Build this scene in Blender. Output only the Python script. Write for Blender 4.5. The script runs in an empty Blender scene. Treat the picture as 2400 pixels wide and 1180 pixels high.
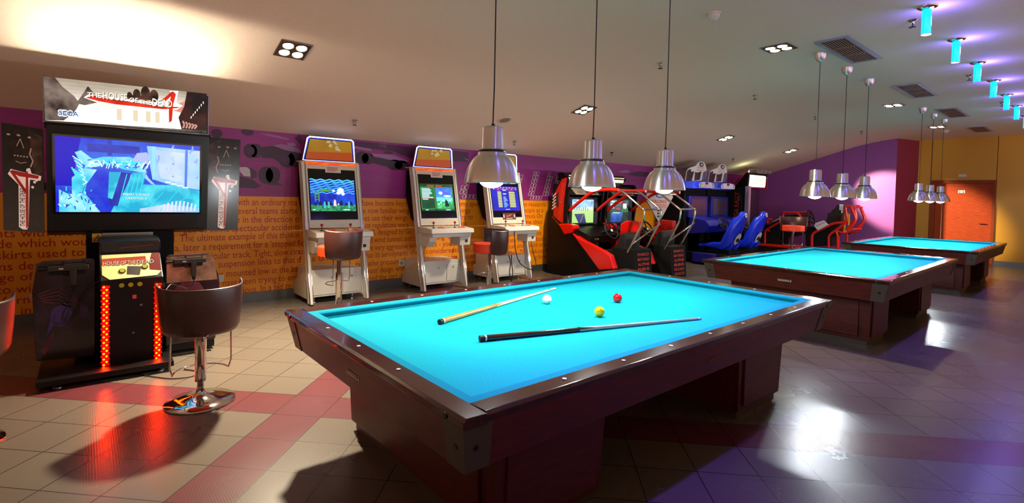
import bpy, bmesh, math, random
from mathutils import Vector, Matrix
random.seed(7)
SC = bpy.context.scene
COL = SC.collection
PI = math.pi

# ------------------------------------------------------------------ camera
cd = bpy.data.cameras.new('camera')
cd.sensor_fit = 'HORIZONTAL'; cd.sensor_width = 36.0
cd.lens = 1180.07 / 2400 * 36.0
cd.shift_x = (1200 - 1153.98) / 2400
cd.shift_y = -(590 - 491.05) / 2400
cd.clip_start = 0.05; cd.clip_end = 100
cam = bpy.data.objects.new('camera', cd); COL.objects.link(cam)
th, pit, rol = 0.6832, 0.0288, 0.0229
ex = Vector((math.cos(th), -math.sin(th), 0)); fy = Vector((math.sin(th), math.cos(th), 0)); ez = Vector((0, 0, 1))
fwd = fy * math.cos(pit) - ez * math.sin(pit)
upv = fy * math.sin(pit) + ez * math.cos(pit)
rgt = ex * math.cos(rol) + upv * math.sin(rol)
up2 = upv * math.cos(rol) - ex * math.sin(rol)
cam.matrix_world = Matrix(((rgt.x, up2.x, -fwd.x, 0), (rgt.y, up2.y, -fwd.y, 0), (rgt.z, up2.z, -fwd.z, 1.346), (0, 0, 0, 1)))
SC.camera = cam

# ------------------------------------------------------------------ world, exposure
SC.view_settings.view_transform = 'Standard'
SC.view_settings.look = 'None'
SC.view_settings.gamma = 1.0
SC.view_settings.use_curve_mapping = False
SC.view_settings.exposure = 0.0
FILL_LOW, FILL_HIGH = 1.7, 0.06
w = bpy.data.worlds.new('fill_glow'); SC.world = w; w.use_nodes = True
# fill added for the ceiling, standing in for the hall: warm below horizon, dim above
_nt = w.node_tree; _bg = _nt.nodes['Background']
_tc = _nt.nodes.new('ShaderNodeTexCoord'); _sp = _nt.nodes.new('ShaderNodeSeparateXYZ'); _nt.links.new(_tc.outputs['Generated'], _sp.inputs[0])
_cr = _nt.nodes.new('ShaderNodeMapRange'); _cr.inputs[1].default_value = -0.10; _cr.inputs[2].default_value = 0.02
_cr.inputs[3].default_value = FILL_LOW; _cr.inputs[4].default_value = FILL_HIGH
_nt.links.new(_sp.outputs['Z'], _cr.inputs[0]); _nt.links.new(_cr.outputs[0], _bg.inputs[1])
_bg.inputs[0].default_value = (1.0, 0.66, 0.46, 1)
try:
    SC.cycles.use_denoising = True
    SC.cycles.max_bounces = 6
    SC.cycles.diffuse_bounces = 4
    SC.cycles.sample_clamp_indirect = 4.0
    SC.cycles.caustics_reflective = False
    SC.cycles.caustics_refractive = False
except Exception: pass

PEND_W = 36.0       # each pendant bulb, watts, cool white
SPOT_W = 300.0      # each recessed four-lamp fitting, watts, warm white
TUBE_W = 9.0        # each blue tube

# ------------------------------------------------------------------ materials
def lin(c):
    if isinstance(c, str):
        c = c.lstrip('#'); c = [int(c[i:i+2], 16) / 255 for i in (0, 2, 4)]
    return tuple(x / 12.92 if x <= 0.04045 else ((x + 0.055) / 1.055) ** 2.4 for x in c) + (1.0,)
MATS = {}
def pm(name, col, rough=0.5, metal=0.0, spec=0.5, coat=0.0, noise=None, col2=None, bump=0.0, scale=(1, 1, 1), aniso=0.0, emit=None, es=0.0):
    if name in MATS: return MATS[name]
    m = bpy.data.materials.new(name); m.use_nodes = True
    nt = m.node_tree; b = nt.nodes['Principled BSDF']
    b.inputs['Base Color'].default_value = lin(col)
    b.inputs['Roughness'].default_value = rough
    b.inputs['Metallic'].default_value = metal
    b.inputs['Specular IOR Level'].default_value = spec
    b.inputs['Coat Weight'].default_value = coat
    b.inputs['Coat Roughness'].default_value = 0.06
    if aniso:
        b.inputs['Anisotropic'].default_value = aniso; b.inputs['Anisotropic Rotation'].default_value = 0.25
        t = nt.nodes.new('ShaderNodeTangent'); t.direction_type = 'RADIAL'; t.axis = 'Z'
        nt.links.new(t.outputs[0], b.inputs['Tangent'])
    if noise:
        tc = nt.nodes.new('ShaderNodeTexCoord'); mp = nt.nodes.new('ShaderNodeMapping')
        mp.inputs['Scale'].default_value = scale
        n = nt.nodes.new('ShaderNodeTexNoise'); n.inputs['Scale'].default_value = noise; n.inputs['Detail'].default_value = 5
        nt.links.new(tc.outputs['Object'], mp.inputs[0]); nt.links.new(mp.outputs[0], n.inputs['Vector'])
        if col2:
            r = nt.nodes.new('ShaderNodeValToRGB')
            r.color_ramp.elements[0].position = 0.35; r.color_ramp.elements[0].color = lin(col)
            r.color_ramp.elements[1].position = 0.68; r.color_ramp.elements[1].color = lin(col2)
            nt.links.new(n.outputs['Fac'], r.inputs[0]); nt.links.new(r.outputs[0], b.inputs['Base Color'])
        if bump:
            bp = nt.nodes.new('ShaderNodeBump'); bp.inputs['Strength'].default_value = bump; bp.inputs['Distance'].default_value = 0.01
            nt.links.new(n.outputs['Fac'], bp.inputs['Height']); nt.links.new(bp.outputs[0], b.inputs['Normal'])
    if emit:
        b.inputs['Emission Color'].default_value = lin(emit); b.inputs['Emission Strength'].default_value = es
    MATS[name] = m; return m
def em(name, col, s=1.0, col2=None, noise=0, scale=(1, 1, 1), lo=0.4, hi=0.6):
    if name in MATS: return MATS[name]
    m = bpy.data.materials.new(name); m.use_nodes = True
    nt = m.node_tree; b = nt.nodes['Principled BSDF']
    b.inputs['Base Color'].default_value = (0.01, 0.01, 0.01, 1); b.inputs['Roughness'].default_value = 0.2
    b.inputs['Emission Color'].default_value = lin(col); b.inputs['Emission Strength'].default_value = s
    if noise:
        tc = nt.nodes.new('ShaderNodeTexCoord'); mp = nt.nodes.new('ShaderNodeMapping'); mp.inputs['Scale'].default_value = scale
        n = nt.nodes.new('ShaderNodeTexNoise'); n.inputs['Scale'].default_value = noise; n.inputs['Detail'].default_value = 6
        r = nt.nodes.new('ShaderNodeValToRGB')
        r.color_ramp.elements[0].position = lo; r.color_ramp.elements[0].color = lin(col)
        r.color_ramp.elements[1].position = hi; r.color_ramp.elements[1].color = lin(col2)
        nt.links.new(tc.outputs['Object'], mp.inputs[0]); nt.links.new(mp.outputs[0], n.inputs['Vector'])
        nt.links.new(n.outputs['Fac'], r.inputs[0]); nt.links.new(r.outputs[0], b.inputs['Emission Color'])
    MATS[name] = m; return m

# ------------------------------------------------------------------ mesh builder
def root_of(o):
    while o and o.parent: o = o.parent
    return o
class MB:
    def __init__(self): self.v = []; self.f = []; self.mi = []; self.cur = 0; self.sm = []; self.smooth = False
    def add(self, vs, fs):
        n = len(self.v); self.v += [tuple(p) for p in vs]
        for f in fs: self.f.append([n + i for i in f]); self.mi.append(self.cur); self.sm.append(self.smooth)
        return self
    def box(self, x0, x1, y0, y1, z0, z1, ch=0.0):
        if x0 > x1: x0, x1 = x1, x0
        if y0 > y1: y0, y1 = y1, y0
        if z0 > z1: z0, z1 = z1, z0
        c = min(ch, (x1-x0)*.45, (y1-y0)*.45, (z1-z0)*.45)
        if c <= 0:
            vs = [(x0,y0,z0),(x1,y0,z0),(x1,y1,z0),(x0,y1,z0),(x0,y0,z1),(x1,y0,z1),(x1,y1,z1),(x0,y1,z1)]
            return self.add(vs, [(3,2,1,0),(4,5,6,7),(0,1,5,4),(1,2,6,5),(2,3,7,6),(3,0,4,7)])
        bm = bmesh.new(); bmesh.ops.create_cube(bm, size=1)
        for q in bm.verts: q.co = Vector(((x0+x1)/2 + q.co.x*(x1-x0), (y0+y1)/2 + q.co.y*(y1-y0), (z0+z1)/2 + q.co.z*(z1-z0)))
        bmesh.ops.bevel(bm, geom=list(bm.edges), offset=c, segments=2, affect='EDGES', profile=0.6)
        bm.verts.index_update(); self.add([q.co[:] for q in bm.verts], [[q.index for q in f.verts] for f in bm.faces]); bm.free(); return self
    def prism(self, pts, axis, a, b, ch=0.0):
        # pts in the other two axes (in xyz order); extruded from a to b along axis
        if a > b: a, b = b, a
        area = sum(pts[i][0]*pts[(i+1) % len(pts)][1] - pts[(i+1) % len(pts)][0]*pts[i][1] for i in range(len(pts)))
        if area < 0: pts = pts[::-1]
        def P(p, t): return {'x': (t, p[0], p[1]), 'y': (p[0], t, p[1]), 'z': (p[0], p[1], t)}[axis]
        n = len(pts); vs = [P(p, a) for p in pts] + [P(p, b) for p in pts]
        fs = [list(range(n))[::-1], list(range(n, 2*n))] + [[i, (i+1) % n, n+(i+1) % n, n+i] for i in range(n)]
        if axis == 'y': fs = [f[::-1] for f in fs]
        if ch > 0:
            bm = bmesh.new(); bv = [bm.verts.new(p) for p in vs]
            for f in fs: bm.faces.new([bv[i] for i in f])
            bmesh.ops.bevel(bm, geom=list(bm.edges), offset=ch, segments=2, affect='EDGES', profile=0.6)
            bm.verts.index_update(); self.add([q.co[:] for q in bm.verts], [[q.index for q in f.verts] for f in bm.faces]); bm.free(); return self
        return self.add(vs, fs)
    def hexa(self, bot, top):
        # bot, top: four points each, counter-clockwise from above
        return self.add(list(bot) + list(top), [(3,2,1,0),(4,5,6,7),(0,1,5,4),(1,2,6,5),(2,3,7,6),(3,0,4,7)])
    def tube(self, pts, r, seg=10, cap=True, closed=False):
        s0 = self.smooth; self.smooth = True
        pts = [Vector(p) for p in pts]; n = len(pts); rr = r if isinstance(r, (list, tuple)) else [r]*n
        def tan(i):
            if closed: return (pts[(i+1) % n] - pts[i-1]).normalized()
            if i == 0: return (pts[1]-pts[0]).normalized()
            if i == n-1: return (pts[-1]-pts[-2]).normalized()
            return ((pts[i+1]-pts[i]).normalized() + (pts[i]-pts[i-1]).normalized()).normalized()
        t = tan(0); a = t.orthogonal().normalized(); vs = []; fs = []
        for i in range(n):
            t2 = tan(i); q = t.rotation_difference(t2); a = (q @ a); a = (a - t2*a.dot(t2)).normalized(); t = t2; b = t.cross(a)
            for k in range(seg):
                an = 2*PI*k/seg; vs.append(pts[i] + (a*math.cos(an) + b*math.sin(an))*rr[i])
        m = n if closed else n-1
        for i in range(m):
            j = (i+1) % n
            for k in range(seg): fs.append([i*seg+k, i*seg+(k+1) % seg, j*seg+(k+1) % seg, j*seg+k])
        self.add(vs, fs)
        if cap and not closed:
            self.smooth = False; self.add(vs[:seg], [list(range(seg))[::-1]]); self.add(vs[-seg:], [list(range(seg))])
        self.smooth = s0; return self
    def lathe(self, prof, c=(0, 0, 0), seg=32, cap0=True, cap1=True, smooth=True):
        # prof: (r, z) bottom to top
        s0 = self.smooth; self.smooth = smooth
        vs = []; fs = []
        for r, z in prof:
            for k in range(seg):
                an = 2*PI*k/seg; vs.append((c[0]+r*math.cos(an), c[1]+r*math.sin(an), c[2]+z))
        for i in range(len(prof)-1):
            for k in range(seg): fs.append([i*seg+k, i*seg+(k+1) % seg, (i+1)*seg+(k+1) % seg, (i+1)*seg+k])
        self.add(vs, fs); self.smooth = False
        if cap0 and prof[0][0] > 1e-4: self.add(vs[:seg], [list(range(seg))[::-1]])
        if cap1 and prof[-1][0] > 1e-4: self.add(vs[-seg:], [list(range(seg))])
        self.smooth = s0; return self
    def ball(self, c, r, seg=24, ring=14, sc=(1, 1, 1)):
        s0 = self.smooth; self.smooth = True
        vs = [(c[0], c[1], c[2]-r*sc[2])]
        for i in range(1, ring):
            ph = -PI/2 + PI*i/ring
            for k in range(seg):
                an = 2*PI*k/seg; vs.append((c[0]+r*sc[0]*math.cos(ph)*math.cos(an), c[1]+r*sc[1]*math.cos(ph)*math.sin(an), c[2]+r*sc[2]*math.sin(ph)))
        vs.append((c[0], c[1], c[2]+r*sc[2])); fs = []
        for k in range(seg): fs.append([0, 1+(k+1) % seg, 1+k])
        for i in range(ring-2):
            for k in range(seg): a = 1+i*seg; b = a+seg; fs.append([a+k, a+(k+1) % seg, b+(k+1) % seg, b+k])
        a = 1+(ring-2)*seg; t = len(vs)-1
        for k in range(seg): fs.append([a+k, a+(k+1) % seg, t])
        self.add(vs, fs); self.smooth = s0; return self
    def disc(self, c, n, r, th=0.002, seg=20, rx=None, U=None):
        # short cylinder centred at c with axis n
        n = Vector(n).normalized(); c = Vector(c)
        a = Vector(U).normalized() if U else n.orthogonal().normalized(); b = n.cross(a)
        rx = rx or r; vs = []
        for s in (0, 1):
            for k in range(seg):
                an = 2*PI*k/seg; vs.append(c + n*th*s + a*rx*math.cos(an) + b*r*math.sin(an))
        fs = [list(range(seg))[::-1], list(range(seg, 2*seg))] + [[k, (k+1) % seg, seg+(k+1) % seg, seg+k] for k in range(seg)]
        return self.add(vs, fs)
    def xform(self, M):
        self.v = [tuple(M @ Vector(p)) for p in self.v]; return self
    def build(self, name, mats, parent=None, link=True):
        me = bpy.data.meshes.new(name); o = bpy.data.objects.new(name, me)
        off = Vector((0, 0, 0))
        if parent is not None: off = Vector(root_of(parent).location)
        me.from_pydata([tuple(Vector(p) - off) for p in self.v], [], self.f)
        for i, p in enumerate(me.polygons): p.material_index = self.mi[i]; p.use_smooth = self.sm[i]
        for m in (mats if isinstance(mats, (list, tuple)) else [mats]): me.materials.append(m)
        me.update(); COL.objects.link(o)
        if parent is not None: o.parent = parent
        return o
def arc(pts, n=6):
    # round the corners of a polyline: Catmull-Rom through the points
    P = [Vector(p) for p in pts]; out = []
    for i in range(len(P)-1):
        p0 = P[max(i-1, 0)]; p1 = P[i]; p2 = P[i+1]; p3 = P[min(i+2, len(P)-1)]
        for k in range(n):
            t = k/n; out.append(0.5*((2*p1)+(-p0+p2)*t+(2*p0-5*p1+4*p2-p3)*t*t+(-p0+3*p1-3*p2+p3)*t**3))
    out.append(P[-1]); return out
def fillet(pts, r, n=4):
    P = [Vector(p) for p in pts]; out = [P[0]]
    for i in range(1, len(P)-1):
        a = (P[i-1]-P[i]); b = (P[i+1]-P[i]); d = min(r, a.length*.45, b.length*.45); a.normalize(); b.normalize()
        s = P[i]+a*d; e = P[i]+b*d
        for k in range(n+1):
            t = k/n; out.append(s*(1-t)**2 + P[i]*2*t*(1-t) + e*t*t)
    out.append(P[-1]); return out
def tag(o, label, cat, group=None, kind=None):
    o['label'] = label; o['category'] = cat
    if group: o['group'] = group
    if kind: o['kind'] = kind
    return o
def thing(name, loc, label, cat, group=None):
    o = bpy.data.objects.new(name, None); COL.objects.link(o); o.location = loc; o.empty_display_size = 0.1
    return tag(o, label, cat, group)
def struct(o): o['kind'] = 'structure'; return o
def dup(o, loc, label=None, rotz=None, parent=None):
    c = o.copy(); COL.objects.link(c)
    if parent is not None: c.parent = parent
    else: c.location = loc
    if rotz is not None: c.rotation_euler = (0, 0, rotz)
    if label: c['label'] = label
    for ch in [q for q in KIDS.get(o.name, [])]: dup(ch, None, parent=c)
    return c
KIDS = {}
def index_kids():
    KIDS.clear()
    for q in bpy.data.objects:
        if q.parent: KIDS.setdefault(q.parent.name, []).append(q)
def txt_mesh(body, bold=0.0, res=2):
    cu = bpy.data.curves.new('t', 'FONT'); cu.body = body; cu.resolution_u = res; cu.size = 1.0; cu.offset = bold
    o = bpy.data.objects.new('t', cu); COL.objects.link(o)
    dg = bpy.context.evaluated_depsgraph_get(); me = bpy.data.meshes.new_from_object(o.evaluated_get(dg))
    vs = [tuple(v.co) for v in me.vertices]; fs = [list(p.vertices) for p in me.polygons]
    bpy.data.objects.remove(o); bpy.data.curves.remove(cu); bpy.data.meshes.remove(me)
    return vs, fs
def text_into(mb, body, O, R, U, w=None, h=1.0, off=0.001, bold=0.0, align='l', shear=0.0):
    # h: height of a capital; w: overall width (None = natural)
    vs, fs = txt_mesh(body, bold)
    if not vs: return
    R = Vector(R).normalized(); U = Vector(U).normalized(); N = R.cross(U); O = Vector(O)
    x0 = min(v[0] for v in vs); x1 = max(v[0] for v in vs); sy = h/0.70
    sx = (w/(x1-x0)) if w else sy
    W = (x1-x0)*sx; sh = {'l': 0, 'c': -W/2, 'r': -W}[align]
    mb.add([O + R*((v[0]-x0)*sx+sh+v[1]*sy*shear) + U*(v[1]*sy) + N*off for v in vs], fs)
class Pic:
    """flat printed or lit picture: polygons in 0..1 coordinates on a rectangle, one mesh"""
    def __init__(self, O, R, U, gap=0.0012): self.O = Vector(O); self.R = Vector(R); self.U = Vector(U); self.N = self.R.cross(self.U).normalized(); self.gap = gap; self.mb = MB(); self.mats = []; self.lay = 0
    def mat(self, m):
        if m not in self.mats: self.mats.append(m)
        self.mb.cur = self.mats.index(m)
    def pt(self, u, v): return self.O + self.R*u + self.U*v + self.N*self.gap*self.lay
    def poly(self, m, pts, lay=None):
        if lay is not None: self.lay = lay
        a = sum(pts[i][0]*pts[(i+1) % len(pts)][1]-pts[(i+1) % len(pts)][0]*pts[i][1] for i in range(len(pts)))
        if a < 0: pts = pts[::-1]
        self.mat(m); self.mb.add([self.pt(*p) for p in pts], [list(range(len(pts)))]); return self
    def rect(self, m, u0, u1, v0, v1, lay=None): return self.poly(m, [(u0, v0), (u1, v0), (u1, v1), (u0, v1)], lay)
    def ell(self, m, u, v, a, b, lay=None, n=24): return self.poly(m, [(u+a*math.cos(2*PI*k/n), v+b*math.sin(2*PI*k/n)) for k in range(n)], lay)
    def band(self, m, pts, wd, lay=None):
        # poly-line of constant width given in v units, strips as quads
        if lay is not None: self.lay = lay
        self.mat(m); asp = self.R.length/self.U.length
        for i in range(len(pts)-1):
            (x0, y0), (x1, y1) = pts[i], pts[i+1]; dx, dy = (x1-x0)*asp, y1-y0; L = math.hypot(dx, dy) or 1; nx, ny = -dy/L*wd/2/asp, dx/L*wd/2
            self.mb.add([self.pt(x0+nx, y0+ny), self.pt(x0-nx, y0-ny), self.pt(x1-nx, y1-ny), self.pt(x1+nx, y1+ny)], [(0, 1, 2, 3)])
        return self
    def text(self, m, body, u, v, h, w=None, lay=None, bold=0.0, align='l', shear=0.0):
        if lay is not None: self.lay = lay
        self.mat(m); text_into(self.mb, body, self.pt(u, v), self.R, self.U, (w*self.R.length) if w else None, h*self.U.length, 0.0, bold, align, shear); return self
    def build(self, name, parent): return self.mb.build(name, self.mats, parent)
# ------------------------------------------------------------------ palette
M_white = pm('cab_white', '#d8d2c6', 0.35)
M_cream = pm('cab_cream', '#cbbfa8', 0.4)
M_black = pm('black_plastic', '#060505', 0.38, spec=0.3)
M_blackm = pm('black_matte', '#0b0908', 0.75, spec=0.2)
M_chrome = pm('chrome', '#d8d4d0', 0.07, 1.0)
M_steel = pm('steel', '#a8a4a0', 0.25, 1.0)
M_alu = pm('brushed_aluminium', '#e4e0de', 0.28, 1.0, aniso=0.9)
M_rail = pm('rail_mahogany', '#1e0804', 0.15, coat=0.25, noise=5.0, col2='#48190c', scale=(3, 14, 8))
M_railY = pm('rail_mahogany_cross', '#1e0804', 0.15, coat=0.25, noise=5.0, col2='#48190c', scale=(14, 3, 8))
M_apron = pm('apron_wood', '#481209', 0.38, noise=4.0, col2='#5e1c10', scale=(2, 2, 14))
M_leg = pm('pedestal_wood', '#470f07', 0.42, noise=5.0, col2='#5a180b', scale=(9, 9, 1.2))
M_block = pm('corner_block', '#4a4238', 0.45)
M_cloth = pm('cyan_cloth', '#08a4b2', 0.95, spec=0.1, noise=160.0, col2='#14b4c2', bump=0.08)
M_cush = pm('cushion_cloth', '#079ab0', 0.95, spec=0.1)
M_ivory = pm('ivory', '#efeadf', 0.3)
M_dark = pm('dark_screw', '#140d0a', 0.3)
M_leather = pm('brown_leather', '#3a1b14', 0.38, noise=60, col2='#41201a', bump=0.05)
M_orange = pm('orange_upholstery', '#e33a0b', 0.55)
M_red = pm('racer_red', '#d01106', 0.22, coat=0.5)
M_redtube = pm('red_tube', '#cf1a0a', 0.3)
M_blue = pm('moulded_blue', '#1230d8', 0.28, coat=0.3)
M_bluedk = pm('panel_blue', '#1a1f8c', 0.35)
M_rubber = pm('rubber', '#080808', 0.6)
M_paper = pm('paper', '#cfc4ba', 0.7)
M_ink = pm('ink', '#2a1512', 0.8)
M_inkred = pm('ink_red', '#b02410', 0.7)
M_socket = pm('socket_plastic', '#cfc6b4', 0.4)
M_glass = pm('dark_glass', '#0a0607', 0.08)
M_bulb = em('bulb_glow', '#f4fbff', 14.0)
M_hal = em('halogen_glow', '#fff0cc', 26.0)
M_tube = em('blue_tube_glow', '#00c8ff', 1.6)
M_yellowb = em('yellow_button', '#e8d020', 0.8)

# ------------------------------------------------------------------ room shell
def floor_material():
    m = bpy.data.materials.new('floor_tiles'); m.use_nodes = True; nt = m.node_tree; L = nt.links
    b = nt.nodes['Principled BSDF']
    g = nt.nodes.new('ShaderNodeNewGeometry'); s = nt.nodes.new('ShaderNodeSeparateXYZ'); L.new(g.outputs['Position'], s.inputs[0])
    def mt(op, a, bb=None, c=None):
        n = nt.nodes.new('ShaderNodeMath'); n.operation = op
        for i, v in enumerate((a, bb, c)):
            if v is None: continue
            if isinstance(v, (int, float)): n.inputs[i].default_value = v
            else: L.new(v, n.inputs[i])
        return n.outputs[0]
    A = mt('MULTIPLY', mt('ADD', s.outputs[0], s.outputs[1]), 0.70711)
    B = mt('MULTIPLY', mt('SUBTRACT', s.outputs[0], s.outputs[1]), 0.70711)
    ua = mt('DIVIDE', mt('SUBTRACT', A, 3.130), 0.2915)
    ub = mt('DIVIDE', mt('SUBTRACT', B, -1.585), 0.2962)
    def line(u): return mt('LESS_THAN', mt('ABSOLUTE', mt('SUBTRACT', mt('FRACT', mt('ADD', u, 0.5)), 0.5)), 0.0095)
    grout = mt('MAXIMUM', line(ua), line(ub))
    ia = mt('FLOOR', ua); ib = mt('FLOOR', ub)
    def eq(v, k): return mt('COMPARE', v, float(k), 0.1)
    band = mt('MAXIMUM', eq(ia, -1), eq(ib, 0))
    cx = nt.nodes.new('ShaderNodeCombineXYZ'); L.new(ia, cx.inputs[0]); L.new(ib, cx.inputs[1])
    wn = nt.nodes.new('ShaderNodeTexWhiteNoise'); wn.noise_dimensions = '2D'; L.new(cx.outputs[0], wn.inputs['Vector'])
    def mixc(f, a, c):
        n = nt.nodes.new('ShaderNodeMix'); n.data_type = 'RGBA'
        if isinstance(f, (int, float)): n.inputs[0].default_value = f
        else: L.new(f, n.inputs[0])
        for i, v in ((6, a), (7, c)):
            if isinstance(v, tuple): n.inputs[i].default_value = v
            else: L.new(v, n.inputs[i])
        return n.outputs[2]
    base = mixc(wn.outputs['Value'], lin('#5e564b'), lin('#645b50'))
    base = mixc(band, base, lin('#5e3034'))
    nz = nt.nodes.new('ShaderNodeTexNoise'); nz.inputs['Scale'].default_value = 1.7; nz.inputs['Detail'].default_value = 6; L.new(g.outputs['Position'], nz.inputs['Vector'])
    sc = mt('GREATER_THAN', nz.outputs['Fac'], 0.72)
    base = mixc(mt('MULTIPLY', grout, 0.85), base, lin('#241f1a'))
    L.new(base, b.inputs['Base Color'])
    rg = mt('ADD', 0.215, mt('MULTIPLY', nz.outputs['Fac'], 0.10)); L.new(rg, b.inputs['Roughness'])
    b.inputs['Specular IOR Level'].default_value = 0.55
    rib = mt('SINE', mt('MULTIPLY', s.outputs[0], 2*PI/0.011))
    hgt = mt('SUBTRACT', mt('MULTIPLY', rib, 0.25), mt('MULTIPLY', grout, 1.5))
    bp = nt.nodes.new('ShaderNodeBump'); bp.inputs['Strength'].default_value = 0.10; bp.inputs['Distance'].default_value = 0.002
    L.new(hgt, bp.inputs['Height']); L.new(bp.outputs[0], b.inputs['Normal'])
    return m
struct(MB().box(-5, 17, -3.5, 6.6, -0.1, 0).build('floor', floor_material()))
def ceil_z(y):
    if y <= 2.8: return 2.95
    if y >= 4.4: return 2.95-(y-3.6)*.9/2.85
    t = (y-2.8)/1.6; return 2.95-.5*(.9/2.85)*1.6*t*t
M_ceil = pm('ceiling_plaster', '#dcc2aa', 0.85, spec=0.2, noise=40, col2='#e0c6ae')
# ceiling: flat part, then the slope down to the mural wall
c = MB(); c.smooth = True
_pr = [(-3.5, 2.95), (2.8, 2.95)]+[(2.8+.2*k, ceil_z(2.8+.2*k)) for k in range(1, 8)]+[(4.4, ceil_z(4.4)), (6.55, ceil_z(6.55))]
for (a, b) in zip(_pr[:-1], _pr[1:]): pass
_n = len(_pr); c.add([(-5, a, b) for a, b in _pr]+[(17, a, b) for a, b in _pr], [[k+1, k, _n+k, _n+k+1] for k in range(_n-1)]); c.smooth = False
c.prism([(-3.5, 2.96), (3.6, 2.96), (6.55, 2.03), (6.55, 2.25), (3.6, 3.15), (-3.5, 3.15)], 'x', -5, 17)
struct(c.build('ceiling', M_ceil))
M_mor = pm('mural_orange', '#ea8e00', 0.5, noise=1.2, col2='#f29804')
M_mpu = pm('mural_purple', '#841866', 0.5, noise=1.5, col2='#962480', scale=(.5, 1, 3))
wl = MB(); wl.box(-5, 15.4, 6.45, 6.6, 0, 1.262); wl.cur = 1; wl.box(-5, 15.4, 6.45, 6.6, 1.262, 2.4)
wall_left = struct(wl.build('wall_left', [M_mor, M_mpu]))
M_base = pm('baseboard_metal', '#6c6864', 0.4, metal=0.6)
struct(MB().box(-5, 15.2, 6.435, 6.45, 0, 0.115).build('baseboard_left', M_base))
M_pur = pm('purple_paint', '#8c4488', 0.6)
M_crim = pm('crimson_paint', '#8d2648', 0.6)
M_yel = pm('yellow_paint', '#cc8e00', 0.55)
struct(MB().box(15.2, 15.35, 3.30, 6.6, 0, 3.1).build('wall_end', M_pur))
struct(MB().prism([(15.2, 3.30), (16.25, 3.09), (16.40, 3.2), (15.3, 3.45)], 'z', 0, 3.1).build('wall_return', M_crim))
struct(MB().box(16.25, 16.4, 2.83, 3.12, 0, 3.1).box(16.25, 16.4, -3.5, 1.69, 0, 3.1).box(16.25, 16.4, 1.68, 2.84, 1.94, 3.1).build('wall_far', M_yel))
struct(MB().box(16.235, 16.25, -3.5, 1.69, 0, 0.10).box(16.235, 16.25, 2.84, 3.09, 0, 0.10).build('baseboard_far', M_base))
struct(MB().box(15.185, 15.2, 3.30, 6.43, 0, 0.10).build('baseboard_end', M_base))
# door_1 in the yellow wall
M_doorw = pm('door_wood', '#983406', 0.6, spec=0.2, noise=6, col2='#b04409', scale=(1, 1.5, 14))
M_doorf = pm('door_frame_wood', '#8a3a0c', 0.6, spec=0.2)
d1 = bpy.data.objects.new('door_1', None); COL.objects.link(d1); d1.location = (16.3, 2.26, 0); struct(d1)
f = MB(); f.box(16.22, 16.4, 2.74, 2.84, 0, 1.95, .004).box(16.22, 16.4, 1.68, 1.74, 0, 1.95, .004).box(16.22, 16.4, 1.74, 2.74, 1.88, 1.95, .004)
f.build('door_frame', M_doorf, d1)
MB().box(16.27, 16.31, 2.62, 2.74, 0, 1.88, .003).build('side_leaf', M_doorw, d1)
MB().box(16.27, 16.31, 1.74, 2.61, 0, 1.88, .003).build('door_leaf', M_doorw, d1)
MB().tube([(16.27, 1.83, .93), (16.23, 1.83, .93), (16.23, 1.95, .93)], .009, 8).build('door_handle', M_steel, d1)
pc = Pic((16.268, 2.33, 1.645), (0, -0.12, 0), (0, 0, 0.065)); pc.rect(M_ivory, 0, 1, 0, 1, 1)
for u in (.25, .75):
    pc.ell(M_dark, u, .78, .05, .1, 2); pc.poly(M_dark, [(u-.13, .55), (u+.13, .55), (u+.05, .1), (u-.05, .1)])
pc.build('restroom_sign', d1)
e = thing('exit_light_box', (16.22, 2.26, 2.03), 'small pale plaque on the yellow wall above the wooden door', 'sign')
MB().box(16.22, 16.249, 2.19, 2.33, 2.03, 2.09, .004).build('housing', M_socket, e)

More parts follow.
